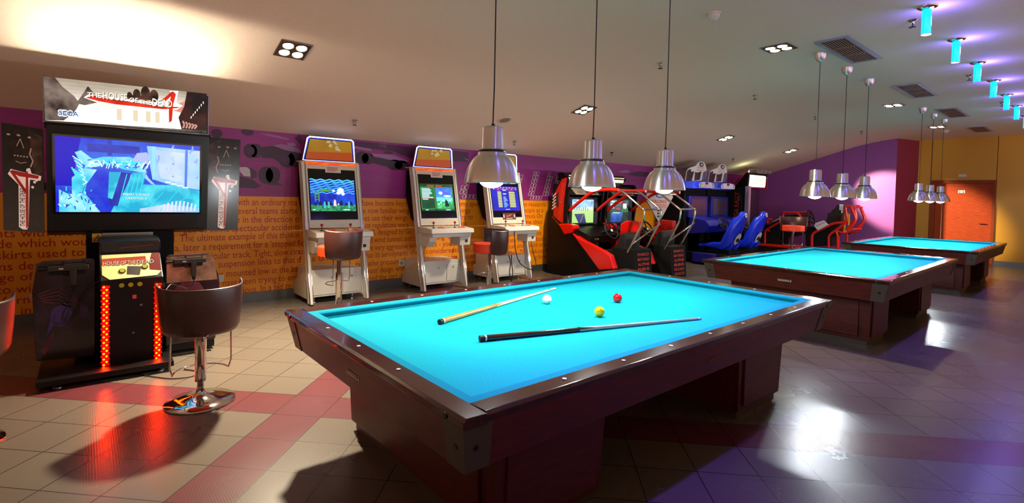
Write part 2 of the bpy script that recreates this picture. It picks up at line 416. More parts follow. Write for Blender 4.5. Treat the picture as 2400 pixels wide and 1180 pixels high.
# ------------------------------------------------------------------ mural printing on wall_left (flat print on the wall)
M_txt = pm('mural_text', '#b01806', 0.5)
YW = 6.449
mb = MB()
rows_z = [1.157, 1.052, 0.950, 0.848, 0.750, 0.645, 0.538, 0.436, 0.322, 0.216, 0.112]
chunks = [
 (0, 1.385, 'with an ordinary roa', 2.09), (0, 2.96, 'have become key r', 3.66), (0, 4.27, 'and teams spend', None), (0, 5.74, 'ars on researchi', None),
 (1, 1.365, 'Several teams starte', 2.09), (1, 2.93, 'he now familiar wings', 3.72), (1, 4.28, 'e car wings', None), (1, 5.74, 'e principle as a', None),
 (2, 1.30, 'ove in the direction o', 2.11), (2, 2.93, 'ines use their wings', 3.66), (2, 4.30, 'ise theirs to', None), (2, 5.72, 'rn Formula On', None),
 (3, 0.86, 'ged to some spectacular accidents', 2.12), (3, 2.97, 'son regulations were', 3.68), (3, 4.32, 'n and loc', None), (3, 5.80, 'er time, thou', None),
 (4, 0.74, 'd. The ultimate example of this thinkin', 2.12), (4, 3.02, '46B, designed by Gu', 3.73), (4, 4.32, 'y used a', None), (4, 5.66, 't, of most le', None),
 (5, 0.74, 'ea, later a requirement for a \u2019stepped fl', 2.13), (5, 2.14, 'oor\u2019. Despite', None), (5, 3.00, 'zed wind tunnels and c', 3.80), (5, 3.88, 'omputing', None), (5, 4.38, 'used by', None), (5, 5.42, 'e \u2018blade\u2019 of \u2018elements', None),
 (6, 0.99, 'particular track. Tight, slow circ', 2.14), (6, 2.12, 'uits like', None), (6, 3.0, 'uire very aggressive wing', 3.86), (6, 3.84, ' profiles - you w', None), (6, 4.42, 'ne that can', None), (6, 5.50, 'parate from the body', None),
 (7, 1.06, 'the suspension links to that o', 2.14), (7, 2.12, 'f the drive', None), (7, 3.03, 'has its aerodynamic effec', 3.87), (7, 3.87, 'ts considered.', None), (7, 4.46, 'pted air, ', None), (7, 5.50, 'he car and would otherwise c', None),
 (8, 1.06, 'plates mounted low at the bac', 2.14), (8, 2.15, ', which help to req', None), (8, 3.03, 'ualise pressure of the und', 3.93), (8, 3.94, 'er-flowing air th', None), (8, 4.48, 'as passed under', None), (8, 5.32, 'as possible. This reduces dr', None),
 (9, 1.09, 'rms have been trying to emu', 2.13), (9, 2.10, 'late Ferrari\u2019s narro', None), (9, 3.03, 'waist\u2019 design, where the', 3.82), (9, 3.98, 'r of the car is as', None), (9, 4.50, 'as narrow as', None), (9, 6.25, 'g forwa', None),
 (10, 1.06, 'more ingenious. In a bid to b', 2.10), (10, 3.07, 'ned the cars of', 3.62), (10, 4.45, 'g to the', None),
 (3, -0.62, 'nts with movable wi', None), (4, -0.64, 'ide which would hel', None), (5, -0.62, 'skirts used to contai', None), (6, -0.60, 'ns depend', None),
 (7, -0.60, 'ge of a mo', None), (8, -0.62, 'to wings ', None), (9, -0.58, 'formula ', None), (10, -0.60, 'ed in 2004', None)]
SXW = 0.081  # letter widths follow the height of a row
for r, x, s, x2 in chunks:
    text_into(mb, s, (x, YW, rows_z[r]), (1, 0, 0), (0, 0, 1), (x2-x) if x2 else None, SXW, 0.0008)
M_l = mb.build('wall_lettering', M_txt, wall_left)
# racing cars and the chequered word, printed on the purple band
M_p1 = pm('print_dark', '#360f2a', 0.5); M_p2 = pm('print_light', '#94628c', 0.5); M_p3 = pm('print_mid', '#45123c', 0.5); M_pw = pm('print_white', '#c0b4b8', 0.5)
M_pp = pm('print_pink', '#8d3a72', 0.5)
pc = Pic((0, YW, 0), (1, 0, 0), (0, 0, 1), 0.0008)
def W(*pts): return list(pts)
def blob(m, cx, cz, a, b, lay, n=22): pc.poly(m, [(cx+a*math.cos(2*PI*k/n), cz+b*math.sin(2*PI*k/n)) for k in range(n)], lay)
# car 1 (above the left poster)
pc.poly(M_p2, W((1.754, 1.873), (1.892, 1.910), (2.046, 1.885), (2.125, 1.854), (2.110, 1.783), (1.944, 1.809), (1.720, 1.824)), 1)
pc.poly(M_p1, W((1.662, 1.855), (1.793, 1.881), (1.933, 1.840), (2.131, 1.811), (2.133, 1.651), (1.920, 1.650), (1.794, 1.726), (1.663, 1.728)), 2)
for p, a, b in (((1.539, 1.800), .075, .085), ((1.600, 1.805), .075, .085), ((1.955, 1.725), .10, .10), ((2.048, 1.731), .08, .095)): blob(M_p1, p[0], p[1], a, b, 3)
blob(M_p3, *(1.544, 1.801), .04, .05, 4); blob(M_p3, *(1.945, 1.714), .05, .055, 4)
pc.poly(M_p2, W((1.953, 1.930), (2.045, 1.933), (2.072, 1.903), (1.974, 1.885)), 4)
pc.poly(M_p2, W((1.622, 2.020), (1.792, 2.015), (2.004, 1.982), (1.952, 1.967), (1.753, 1.991)), 1)
pc.poly(M_p3, W((2.096, 2.043), (2.128, 2.025), (2.129, 1.918), (2.045, 1.991)), 1)
# car 2 lower left
pc.poly(M_pw, W((1.416, 1.602), (1.499, 1.607), (1.565, 1.560), (1.546, 1.498), (1.472, 1.500), (1.416, 1.563)), 1)
pc.poly(M_p3, W((1.531, 1.608), (1.612, 1.562), (1.612, 1.491), (1.547, 1.468)), 2)
pc.poly(M_p1, W((1.398, 1.502), (1.556, 1.468), (1.661, 1.390), (1.604, 1.358), (1.400, 1.363)), 2)
for p, a, b in (((1.713, 1.520), .085, .105), ((1.796, 1.524), .085, .105)): blob(M_p1, p[0], p[1], a, b, 3)
pc.poly(M_p1, W((1.661, 1.462), (1.797, 1.456), (1.918, 1.403), (1.748, 1.408)), 2)
pc.band(M_pp, W((1.554, 1.660), (1.795, 1.653), (2.090, 1.643)), .008, 1)
pc.band(M_pp, W((1.876, 1.522), (2.102, 1.526)), .006, 1)
blob(M_p1, *(1.182, 1.973), .06, .05, 1); blob(M_p3, *(1.505, 2.018), .07, .04, 1)
# car 3 between cabinets one and two
for p, a, b in (((2.942, 1.810), .10, .085), ((3.029, 1.804), .09, .08), ((3.440, 1.739), .13, .075), ((3.556, 1.739), .12, .07)): blob(M_p1, p[0], p[1], a, b, 3)
pc.poly(M_p1, W((3.015, 1.861), (3.305, 1.833), (3.646, 1.769), (3.543, 1.690), (3.274, 1.712), (3.048, 1.758)), 2)
pc.poly(M_p2, W((3.078, 1.877), (3.437, 1.878), (3.666, 1.807), (3.611, 1.767), (3.272, 1.819), (3.079, 1.842)), 3)
blob(M_p3, *(3.336, 1.907), .08, .02, 4)
pc.poly(M_p3, W((2.804, 2.029), (3.268, 2.021), (3.782, 2.019), (3.715, 1.847), (3.403, 1.930), (3.014, 1.942), (2.805, 1.972)), 1)
pc.text(M_p2, 'OZ', *(3.198, 1.980), .055, lay=2)
pc.band(M_p2, W((2.817, 1.945), (3.077, 1.924)), .03, 2)
for q in (W((2.834, 1.660), (3.133, 1.657)), W((2.909, 1.536), (3.343, 1.541)), W((2.869, 1.350), (3.087, 1.337), (3.585, 1.341))): pc.band(M_pp, q, .008, 1)
pc.poly(M_p3, W((4.345, 2.017), (4.735, 2.006), (4.739, 1.858), (4.365, 1.849)), 1)
pc.poly(M_p2, W((4.630, 1.918), (4.738, 1.898), (4.739, 1.871)), 2)
# far blurred car at the right end of the band
pc.poly(M_p2, W((8.591, 1.891), (8.879, 1.940), (9.000, 1.892), (8.707, 1.861)), 1)
pc.poly(M_p3, W((8.883, 1.851), (9.257, 1.922), (9.653, 1.922), (9.739, 1.832), (9.186, 1.809)), 1)
# chequered word: outlined squares in a slanted grid
def checks(x0, z0, cols, s=0.072, sh=0.10):
    # cols: list of strings, bottom to top
    for i, col in enumerate(cols):
        for j, ch in enumerate(col):
            if ch != '#': continue
            x = x0 + i*s*1.0 + j*s*sh*3; z = z0 + j*s
            a, b2 = s*.98, s*.18
            for (u0, u1, v0, v1) in ((0, a, 0, b2*.6), (0, a, a-b2*.6, a), (0, b2, 0, a), (a-b2, a, 0, a)):
                pc.poly(M_pw, [(x+u0+v0*sh*3, z+v0), (x+u1+v0*sh*3, z+v0), (x+u1+v1*sh*3, z+v1), (x+u0+v1*sh*3, z+v1)], 3)
zc = 1.275
checks(4.18, zc+.36, ['#', '#', '#'])
checks(4.55, zc, ['.##..', '######', '#.....', '#.....', '#....#', '.##.##'], .072)
checks(5.58, zc, ['####', '######', '######'], .072)
checks(6.02, zc, ['.######', '#######', '#......', '#......', '#......', '.######', '.#####.'], .072)
checks(6.62, zc, ['######', '#######'], .072)
pc.build('mural_print', wall_left)
# ------------------------------------------------------------------ billiard tables
HX, HY, HT = 1.565, 0.85, 0.678
IX, IY = 1.47, 0.755      # where wood meets cloth
NX, NY = 1.42, 0.705      # cushion nose
def make_table():
    t = thing('billiard_table', (0, 0, 0), 'x', 'billiard table', 'carom billiard tables')
    # wooden rails: short ones full width, long ones between them
    def rail(p0, p1, q0, q1, name, mat):
        return name
    for s in (-1, 1):
        pr = [(s*IX, .674), (s*(HX-.012), .678), (s*HX, .668), (s*(HX-.004), .645), (s*(HX-.02), .640), (s*IX, .640)]
        r = MB().prism(pr, 'y', -HY, HY, .0025).build('end_rail', M_railY, t)
        for y in (-.355, 0, .355): MB().disc((s*(HX-.057), y, .6775), (0, 0, 1), .0085, .0012, 14).build('sight', M_ivory, r)
        for y in (-.755, .755): MB().disc((s*(HX-.004), y, .658), (s, 0, 0), .011, .006, 14).build('bolt_cap', M_dark, r)
    for s in (-1, 1):
        pr = [(s*IY, .674), (s*(HY-.012), .678), (s*HY, .668), (s*(HY-.004), .645), (s*(HY-.02), .640), (s*IY, .640)]
        r = MB().prism(pr, 'x', -IX, IX, .0025).build('side_rail', M_rail, t)
        for k in range(-3, 4): MB().disc((k*.355, s*(HY-.057), .6775), (0, 0, 1), .0085, .0012, 14).build('sight', M_ivory, r)
    # cushions (mitred)
    def cush(s, ax):
        m = MB()
        prof = [(0.0, .673), (.040, .6715), (.050, .667), (.050, .662), (.022, .638), (0, .636)]  # inset from wood, z
        if ax == 'x': A = lambda d, e: (s*(IX-d), e*(IY-d))
        else: A = lambda d, e: (e*(IX-d), s*(IY-d))
        vs = []
        for e in (-1, 1):
            for d, z in prof:
                a = A(d, e); vs.append((a[0], a[1], z))
        n = len(prof); fs = [[i, (i+1) % n, n+(i+1) % n, n+i] for i in range(n)] + [list(range(n))[::-1], list(range(n, 2*n))]
        return m.add(vs, fs)
    for s in (-1, 1): cush(s, 'x').build('end_cushion', M_cush, t)
    for s in (-1, 1): cush(s, 'y').build('side_cushion', M_cush, t)
    MB().box(-IX, IX, -IY, IY, .600, .638).build('playing_cloth', M_cloth, t)
    # tapered apron below the rails
    zt, zb = .640, .475; ti, bi = .016, .052
    def panel(s, ax, name):
        m = MB()
        def q(d, e, z): # d inset from outside, e end
            x, y = (s*(HX-d), e*(HY-d)) if ax == 'x' else (e*(HX-d), s*(HY-d)); return (x, y, z)
        T = .022
        vs = [q(ti, -1, zt), q(ti, 1, zt), q(bi, 1, zb), q(bi, -1, zb), q(ti+T, -1, zt), q(ti+T, 1, zt), q(bi+T, 1, zb), q(bi+T, -1, zb)]
        m.add(vs, [(0,1,2,3),(7,6,5,4),(0,4,5,1),(3,2,6,7),(0,3,7,4),(1,5,6,2)])
        return m.build(name, M_apron, t)
    E = [panel(s, 'x', 'end_apron') for s in (-1, 1)]; Sd = [panel(s, 'y', 'side_apron') for s in (-1, 1)]
    for k, s in ((0, -1), (1, 1)):
        pc = Pic((s*(HX-.034), -s*.062, .548), (0, s*.124, 0), (0, 0, .026)); pc.rect(M_socket, 0, 1, 0, 1, 2); pc.rect(M_block, .05, .95, .2, .8, 3); [pc.rect(M_ivory, .12+.085*q, .165+.085*q, .38, .62, 4) for q in range(9)]
        o = pc.build('nameplate', E[k])
    for k, s in ((0, -1), (1, 1)):
        pc = Pic((s*.062, s*(HY-.034), .548), (-s*.124, 0, 0), (0, 0, .026)); pc.rect(M_block, 0, 1, 0, 1, 2); pc.rect(M_apron, .06, .94, .2, .8, 3)
        pc.build('nameplate', Sd[k])
    # dark corner blocks wrapping the apron corners
    for sx in (-1, 1):
        for sy in (-1, 1):
            m = MB(); a = .115
            def c(d, u, v, z): return (sx*(HX-d-u), sy*(HY-d-v), z)
            ot, ob = ti-.004, bi-.004
            outer_t = [c(ot, 0, 0, zt), c(ot, a, 0, zt), c(ot, a, .03, zt), c(ot, .03, .03, zt), c(ot, .03, a, zt), c(ot, 0, a, zt)]
            outer_b = [c(ob, 0, 0, zb), c(ob, a*.85, 0, zb), c(ob, a*.85, .03, zb), c(ob, .03, .03, zb), c(ob, .03, a*.85, zb), c(ob, 0, a*.85, zb)]
            vs = outer_t + outer_b; n = 6
            m.add(vs, [list(range(n)), list(range(n, 2*n))[::-1]] + [[(i+1) % n, i, n+i, n+(i+1) % n] for i in range(n)])
            b = m.build('corner_block', M_block, t)
            MB().disc((sx*(HX-.030), sy*(HY-.075), .56), (sx, 0, -.2), .010, .003, 12).build('screw', M_dark, b); MB().disc((sx*(HX-.075), sy*(HY-.030), .56), (0, sy, -.2), .010, .003, 12).build('screw', M_dark, b)
    # two pedestals with inset side panels and a plinth
    for s in (-1, 1):
        bot = [(.66, -.645), (1.25, -.645), (1.25, .645), (.66, .645)]; top = [(.63, -.655), (1.275, -.655), (1.275, .655), (.63, .655)]
        def S(L, z): 
            r = [(s*x, y, z) for x, y in L]
            return r if s > 0 else r[::-1]
        p = MB().hexa(S(bot, .05), S(top, .50)).build('pedestal', M_leg, t)
        for e in (-1, 1): MB().box(s*.70, s*1.215, e*.646, e*.662, .085, .47, .004).build('inset_panel', M_apron, p)
        MB().box(s*1.262, s*1.277, -.56, .56, .085, .455, .004).build('inset_panel', M_apron, p)
        m = MB(); m.box(s*.68, s*1.23, -.625, .625, .0, .055); m.build('plinth', M_block, p)
    for e in (-.60, .60): MB().box(-.64, .64, e-.02, e+.02, .40, .50).build('cross_beam', M_leg, t)
    MB().box(-1.43, 1.43, -.74, .74, .50, .60).build('slate_bed', M_blackm, t)
    return t
table = make_table()
pend_group = []
index_kids()
table['label'] = 'nearest and largest billiard table, with two cues and three balls on its cyan cloth'
tabs = [table, dup(table, (6.975, 2.035, 0), 'empty billiard table in the middle of the row, its cyan cloth bare'),
        dup(table, (11.62, 2.035, 0), 'farthest billiard table, small and bare, in front of the wooden door')]
table.location = (2.435, 2.035, 0)

# balls and cues
def ball(p, mat, lab, dot=False):
    o = MB().ball((0, 0, 0), .0307, 32, 20).build('billiard_ball', mat if isinstance(mat, list) else [mat]); o.location = (p[0], p[1], .638+.0307)
    tag(o, lab, 'billiard ball', None); return o
ball((2.362, 2.313, 0.669), pm('ball_white', '#f2f0ea', .08, coat=.5), 'glossy white billiard ball near the tip of the pale cue')
ball((2.799, 2.080, 0.669), pm('ball_red', '#d4040a', .08, coat=.5), 'glossy red billiard ball on the cyan cloth')
yb = thing('billiard_ball', (2.373, 1.889, 0.669), 'glossy yellow billiard ball with a small red dot, between red ball and dark cue', 'billiard ball')
MB().ball(yb.location, .0307, 32, 20).build('ball_body', pm('ball_yellow', '#e8c400', .08, coat=.5), yb)
dr = Vector((-.50, -.62, .52)).normalized()
MB().disc(Vector(yb.location)+dr*.0302, dr, .0028, .001, 14).build('red_dot', pm('dot_red', '#c01008', .3), yb)
def cue(a, b, lab, butt, shaft, zr=.638):
    a = Vector(a); b = Vector(b); c = thing('billiard_cue', (a.x, a.y, zr), lab, 'billiard cue')
    L = (b-a).length; u = (b-a).normalized()
    def P(t): # centre line rests on the cloth; radius shrinks towards the tip
        r = .0150*(1-t)+.0062*t; p = a.lerp(b, t); return (p.x, p.y, zr+r+.0004), r
    def seg(t0, t1, name, mat, n=6, f=1.0):
        ps = [P(t0+(t1-t0)*k/n) for k in range(n+1)]; return MB().tube([p[0] for p in ps], [p[1]*f for p in ps], 14).build(name, mat, c)
    seg(0, .018, 'rubber_bumper', M_rubber); seg(.018, .024, 'joint_ring', M_ivory, 2, 1.04); seg(.024, .40, 'butt', butt, 10); seg(.40, .985, 'shaft', shaft, 10)
    seg(.985, .997, 'ferrule', M_ivory, 2); seg(.997, 1.0, 'cue_tip', pm('cue_tip_blue', '#3a5a80', .8), 1)
    # points of the splice reaching up the shaft
    m = MB()
    sd = u.cross(Vector((0, 0, 1)))
    for s in (-1, 1):
        p0, r0 = P(.395); p1, r1 = P(.47); p0 = Vector(p0); p1 = Vector(p1)
        q = (sd*s*.75+Vector((0, 0, .66))).normalized(); tv = q.cross(u)
        m.add([p0+q*r0*1.02-tv*r0*.6, p0+q*r0*1.02+tv*r0*.6, p1+q*r1*1.05], [(0, 1, 2)])
    m.build('splice_points', butt, c)
    return c
M_maple = pm('maple', '#e4cfa0', .25, coat=.4, noise=6, col2='#ecdcb4', scale=(2, 12, 12)); M_honey = pm('honey_wood', '#b07a28', .25, coat=.4, noise=8, col2='#c8963c')
M_walnut = pm('dark_butt', '#2a1008', .2, coat=.5, noise=8, col2='#4a2210'); M_greysh = pm('ash_shaft', '#c8bca8', .22, coat=.4)
cue((1.491, 2.262, 0.650), (2.797, 2.651, 0.645), 'pale maple billiard cue with honey coloured butt, pointing past the white ball', M_honey, M_maple)
cue((1.479, 1.892, 0.650), (2.826, 1.504, 0.645), 'billiard cue with near-black butt and pale shaft, nearest the front rail', M_walnut, M_greysh)

# ------------------------------------------------------------------ pendant lamps
def make_pendant(top):
    # origin at the centre of the shade's rim; top = height of the ceiling above it
    t = thing('pendant_lamp', (0, 0, 0), 'x', 'pendant lamp', 'brushed aluminium pendants over the billiard tables')
    s = MB()
    outer = [(.1440, 0), (.1445, .004), (.1425, .018), (.1385, .037), (.1335, .058), (.1255, .082), (.1130, .106), (.0980, .125), (.0830, .138), (.0760, .143), (.0760, .156), (.0690, .159)]
    inner = [(r-.003, z) for r, z in outer]
    s.lathe(outer + inner[::-1], (0, 0, 0), 56, False, False)
    s.build('lamp_shade', M_alu, t)
    MB().lathe([(.141, -.0015), (.146, 0), (.146, .004), (.141, .004)], (0, 0, 0), 56).build('rim_ring', M_chrome, t)
    c = MB().lathe([(.060, .158), (.0715, .160), (.0725, .168), (.060, .170)], (0, 0, 0), 40).build('collar', M_dark, t)
    MB().lathe([(.067, .170), (.062, .173), (.0575, .178), (.0565, .276), (.0530, .286), (.0440, .291), (.006, .292)], (0, 0, 0), 48, True, True).build('neck', M_alu, t)
    g = MB().lathe([(.0075, .291), (.0075, .305), (.004, .308)], (0, 0, 0), 14); g.tube([(0, 0, .298), (.011, -.004, .298)], .004, 8); g.build('cord_grip', M_rubber, t)
    kx = .004
    MB().tube([(0, 0, .305), (kx, 0, .5), (kx*.4, 0, .9), (0, 0, top-.085)], .0034, 8).build('cord', M_rubber, t)
    MB().lathe([(.004, top-.092), (.020, top-.089), (.040, top-.072), (.053, top-.045), (.059, top-.012), (.060, top)], (0, 0, 0), 36).build('ceiling_cup', M_alu, t)
    MB().ball((0, 0, .014), .066, 24, 12, (1, 1, .62)).build('bulb', M_bulb, t)
    l = bpy.data.lights.new('bulb_light', 'POINT'); l.energy = PEND_W; l.color = (.86, .95, 1.0); l.shadow_soft_size = .03
    lo = bpy.data.objects.new('bulb_light', l); COL.objects.link(lo); lo.parent = t; lo.location = (0, 0, -.058)
    return t
RIM = 1.408
pend = make_pendant(2.95-RIM); index_kids()
spots_ = [(1.647, 'nearest'), (2.445, 'middle'), (3.245, 'farthest'), (6.16, 'nearest'), (7.03, 'middle'), (7.885, 'farthest'), (10.81, 'nearest'), (11.64, 'middle'), (12.50, 'farthest')]
tl = ['over the near billiard table with the cues', 'over the middle billiard table', 'over the farthest billiard table']
for i, (x, wd) in enumerate(spots_):
    lab = {'nearest': 'leftmost', 'middle': 'middle', 'farthest': 'rightmost'}[wd] + ' of three aluminium dome pendants hanging ' + tl[i//3]
    if i: dup(pend, (x, 2.035, RIM), lab)
    else: pend['label'] = lab
pend.location = (spots_[0][0], 2.035, RIM)

# ------------------------------------------------------------------ recessed four-lamp downlights
SL = math.atan(.9/2.85)
def downlight(x, y, lab, tilt=(0, 0), power=1.0, cone=95, blend=.55):
    sl = -SL if y > 3.6 else 0.0
    t = thing('recessed_downlight', (x, y, ceil_z(y)), lab, 'ceiling light', 'recessed downlights with four lamps each')
    R = Matrix.Translation(t.location) @ Matrix.Rotation(sl, 4, 'X')
    f = MB(); w = .135
    for a in ((-w, w, -w, -w+.012), (-w, w, w-.012, w), (-w, -w+.012, -w+.012, w-.012), (w-.012, w, -w+.012, w-.012)): f.box(*a, -.008, .004)
    f.xform(R).build('frame', M_steel, t)
    f = MB(); f.box(-w+.012, w-.012, -w+.012, w-.012, -.001, .002); f.xform(R).build('gear_tray', pm('gear_tray_dark', '#5a4636', .35, metal=.5), t)
    for sx in (-1, 1):
        for sy in (-1, 1):
            c = (sx*.058, sy*.058)
            b = MB().lathe([(.050, -.012), (.052, -.006), (.050, 0)], (c[0], c[1], 0), 24, False, True); b.xform(R); bo = b.build('lamp_ring', M_steel, t)
            b = MB().lathe([(.001, -.016), (.022, -.015), (.038, -.011), (.044, -.003)], (c[0], c[1], 0), 20, False, True); b.xform(R); b.build('halogen_lamp', M_hal, bo)
    l = bpy.data.lights.new('halogen_light', 'SPOT'); l.energy = SPOT_W*power; l.color = (1.0, .83, .60); l.spot_size = math.radians(cone); l.spot_blend = blend; l.shadow_soft_size = .07
    lo = bpy.data.objects.new('halogen_light', l); COL.objects.link(lo); lo.parent = t
    n = R.to_3x3() @ Vector((0, 0, -1)); lo.location = n*.03
    d = (n + Vector((tilt[0], tilt[1], 0))).normalized(); lo.rotation_euler = d.to_track_quat('-Z', 'Y').to_euler()
    return t
downlight(1.463, 4.685, 'bright square downlight with four lamps, highest left on the sloping ceiling', (0, .08), 5.6, 104, 1.0)
downlight(5.51, 4.765, 'square downlight on the slope seen beside the middle near pendant cord', (0, .35), 1.3, 130)
downlight(9.78, 4.82, 'square downlight on the slope above the tall white racing headboards', (0, .25), .6, 120)
downlight(13.03, 4.85, 'small square downlight on the slope near the purple end wall', (2.0, -.98), 9.0, 30)
downlight(5.63, 2.25, 'dazzling square downlight beside the first ceiling grille', (0, 0), .9)
downlight(10.19, 2.29, 'square downlight between the second grille and the middle pendant cups', (0, 0), .6)
downlight(13.56, 2.31, 'square downlight glimpsed behind the cups of the farthest pendants', (0, 0), .6, 95)

# ------------------------------------------------------------------ ceiling grilles
def grille(x0, x1, lab):
    t = thing('ceiling_grille', ((x0+x1)/2, 1.79, 2.95), lab, 'air vent', 'air grilles along the ceiling')
    y0, y1 = 1.645, 1.935
    f = MB(); b = .035
    f.box(x0, x1, y0, y0+b, 2.935, 2.95).box(x0, x1, y1-b, y1, 2.935, 2.95).box(x0, x0+b, y0+b, y1-b, 2.935, 2.95).box(x1-b, x1, y0+b, y1-b, 2.935, 2.95)
    f.build('frame', pm('vent_frame', '#8f8f98', .4), t)
    MB().box(x0+b, x1-b, y0+b, y1-b, 2.947, 2.9495).build('duct_opening', M_blackm, t)
    L = (x1-x0-2*b); s = MB()
    for k in range(3):
        a = x0+b+L*k/3; e = x0+b+L*(k+1)/3
        if k: s.box(a-.006, a+.006, y0+b, y1-b, 2.936, 2.946)
        for j in range(9):
            y = y0+b+(j+.5)*(y1-y0-2*b)/9; s.box(a+.008, e-.008, y-.0045, y+.0045, 2.938, 2.945)
    s.build('slats', pm('vent_slats', '#8a6a54', .5), t)
grille(5.67, 6.81, 'nearest and largest air grille, beside the dazzling downlight')
grille(8.50, 9.66, 'second air grille from the camera, left of the fourth blue tube')
grille(11.05, 12.25, 'third air grille, just above the farthest pendant cups')
grille(13.97, 15.02, 'farthest and smallest air grille, high above the wooden door')

# ------------------------------------------------------------------ blue tube lights
names = ['first and largest', 'second', 'third', 'fourth', 'fifth', 'sixth', 'seventh']
def tube_light(x, lab, parts=True):
    t = thing('blue_tube_light', (x, 1.0, 2.95), lab, 'ceiling light', 'glowing blue tubes in a row on the ceiling')
    c = (x, 1.0, 2.95)
    MB().lathe([(.030, -.028), (.066, -.012), (.070, -.004), (.070, 0)], c, 32).build('ceiling_plate', M_chrome, t)
    MB().lathe([(.0300, -.222), (.0315, -.220), (.0315, -.026)], c, 24, True, False).build('glass_tube', M_tube, t)
    MB().lathe([(.0335, -.226), (.0335, -.221)], c, 24).build('end_ring', pm('acrylic_ring', '#a8a8ff', .2, emit='#6a60ff', es=1.0), t)
    l = bpy.data.lights.new('tube_light', 'POINT'); l.energy = TUBE_W; l.color = (.16, .12, 1.0); l.shadow_soft_size = .05
    lo = bpy.data.objects.new('tube_glow', l); COL.objects.link(lo); lo.parent = t; lo.location = (.055, -.055, -.11)
    l = bpy.data.lights.new('tube_end_light', 'SPOT'); l.energy = TUBE_W*15; l.color = (.22, .10, 1.0); l.spot_size = math.radians(58); l.spot_blend = .9; l.shadow_soft_size = .03
    lo = bpy.data.objects.new('tube_end_light', l); COL.objects.link(lo); lo.parent = t; lo.location = (0, 0, -.235)
for k, x in enumerate([5.30, 6.53, 7.75, 8.98, 10.24, 11.46, 12.80]):
    tube_light(x, names[k] + ' glowing blue tube from the camera in the ceiling row')
for k, x in enumerate([1.6, 2.83, 4.06]):   # the row goes on above the camera's view and lights the floor there
    tube_light(x, ['blue tube light beyond the top of the view, above the near table front', 'blue tube light above the view, second of the unseen ones', 'blue tube light above the view, next to the first visible tube'][k])

# ------------------------------------------------------------------ sprinklers, detectors, speaker
def sprinkler(x, y, lab):
    z = ceil_z(y); t = thing('sprinkler_head', (x, y, z), lab, 'sprinkler', 'sprinkler heads on the ceiling')
    MB().lathe([(.016, -.028), (.018, -.012), (.030, -.006), (.034, 0)], (x, y, z), 18).build('escutcheon', M_steel, t)
    m = MB()
    for s in (-1, 1): m.tube([(x+s*.012, y, z-.026), (x+s*.016, y, z-.045), (x, y, z-.062)], .003, 6)
    m.build('frame_arms', M_dark, t)
    m = MB().lathe([(.004, -.066), (.026, -.064), (.027, -.061), (.004, -.060)], (x, y, z), 18); m.build('deflector', M_dark, t)
for x, y, l in [(5.60, 1.15, 'sprinkler head beside the first blue tube'), (8.45, 1.16, 'sprinkler head beside the third blue tube'), (10.97, 1.12, 'sprinkler head beside the fifth blue tube'),
                (5.20, 3.36, 'sprinkler head on the ceiling right of the third near pendant cord'), (7.75, 3.40, 'sprinkler head on the ceiling between the near and middle pendants'), (10.31, 3.45, 'sprinkler head on the ceiling left of the first middle pendant cord'), (13.07, 3.47, 'tiny sprinkler head above the purple end wall'),
                (2.59, 5.90, 'sprinkler head above the first white game cabinet'), (5.28, 5.98, 'sprinkler head on the slope right of the nearest pendant'), (7.74, 5.98, 'sprinkler head on the slope right of the middle near pendant'), (11.75, 5.6, 'sprinkler head on the slope near the lit racing sign')]:
    sprinkler(x, y, l)
def detector(x, y, r, lab):
    z = ceil_z(y); t = thing('smoke_detector', (x, y, z), lab, 'smoke detector')
    MB().lathe([(r*1.15, -.012), (r*1.2, 0)], (x, y, z), 28).build('base_plate', M_cream, t)
    MB().lathe([(r*.35, -.058), (r*.7, -.052), (r*.8, -.035), (r, -.030), (r, -.012)], (x, y, z), 28).build('detector_body', M_cream, t)
detector(4.21, 2.22, .052, 'round cream smoke detector at the top of the view')
detector(14.36, 2.31, .06, 'tiny pale smoke detector right of the farthest pendant cups')
y = 5.363; t = thing('ceiling_speaker', (4.55, y, ceil_z(y)), 'round flush ceiling speaker with pale ring, right of the nearest pendant cord', 'speaker')
R = Matrix.Translation(t.location) @ Matrix.Rotation(-SL, 4, 'X')
m = MB().lathe([(.075, -.008), (.105, -.006), (.110, 0)], (0, 0, 0), 32, False, False); m.xform(R); m.build('speaker_ring', pm('speaker_ring', '#c8b49c', .5), t)
m = MB().lathe([(.001, -.005), (.075, -.006)], (0, 0, 0), 32, False, False); m.xform(R); m.build('speaker_mesh', pm('speaker_mesh', '#8a7264', .7), t)

# ------------------------------------------------------------------ power sockets on the mural wall
for x, z, lab in [(3.61, .33, 'double power socket beside the foot of the second white cabinet'), (5.16, .33, 'double power socket left of the third cabinet stool'), (2.30, .33, 'power socket seen through the first white cabinet'), (1.235, .31, 'small socket plate on the orange wall right of the shooter cabinet')]:
    t = thing('wall_socket', (x, 6.44, z), lab, 'power socket'); wd = .085 if x > 2 else .03
    MB().box(x-wd, x+wd, 6.436, 6.448, z-.042, z+.042, .003).build('cover_plate', M_socket, t)
    if wd > .05:
        m = MB()
        for s in (-.04, .04): m.disc((x+s, 6.4358, z), (0, -1, 0), .026, .001, 18)
        m.build('socket_wells', pm('socket_well', '#8a8274', .5), t)
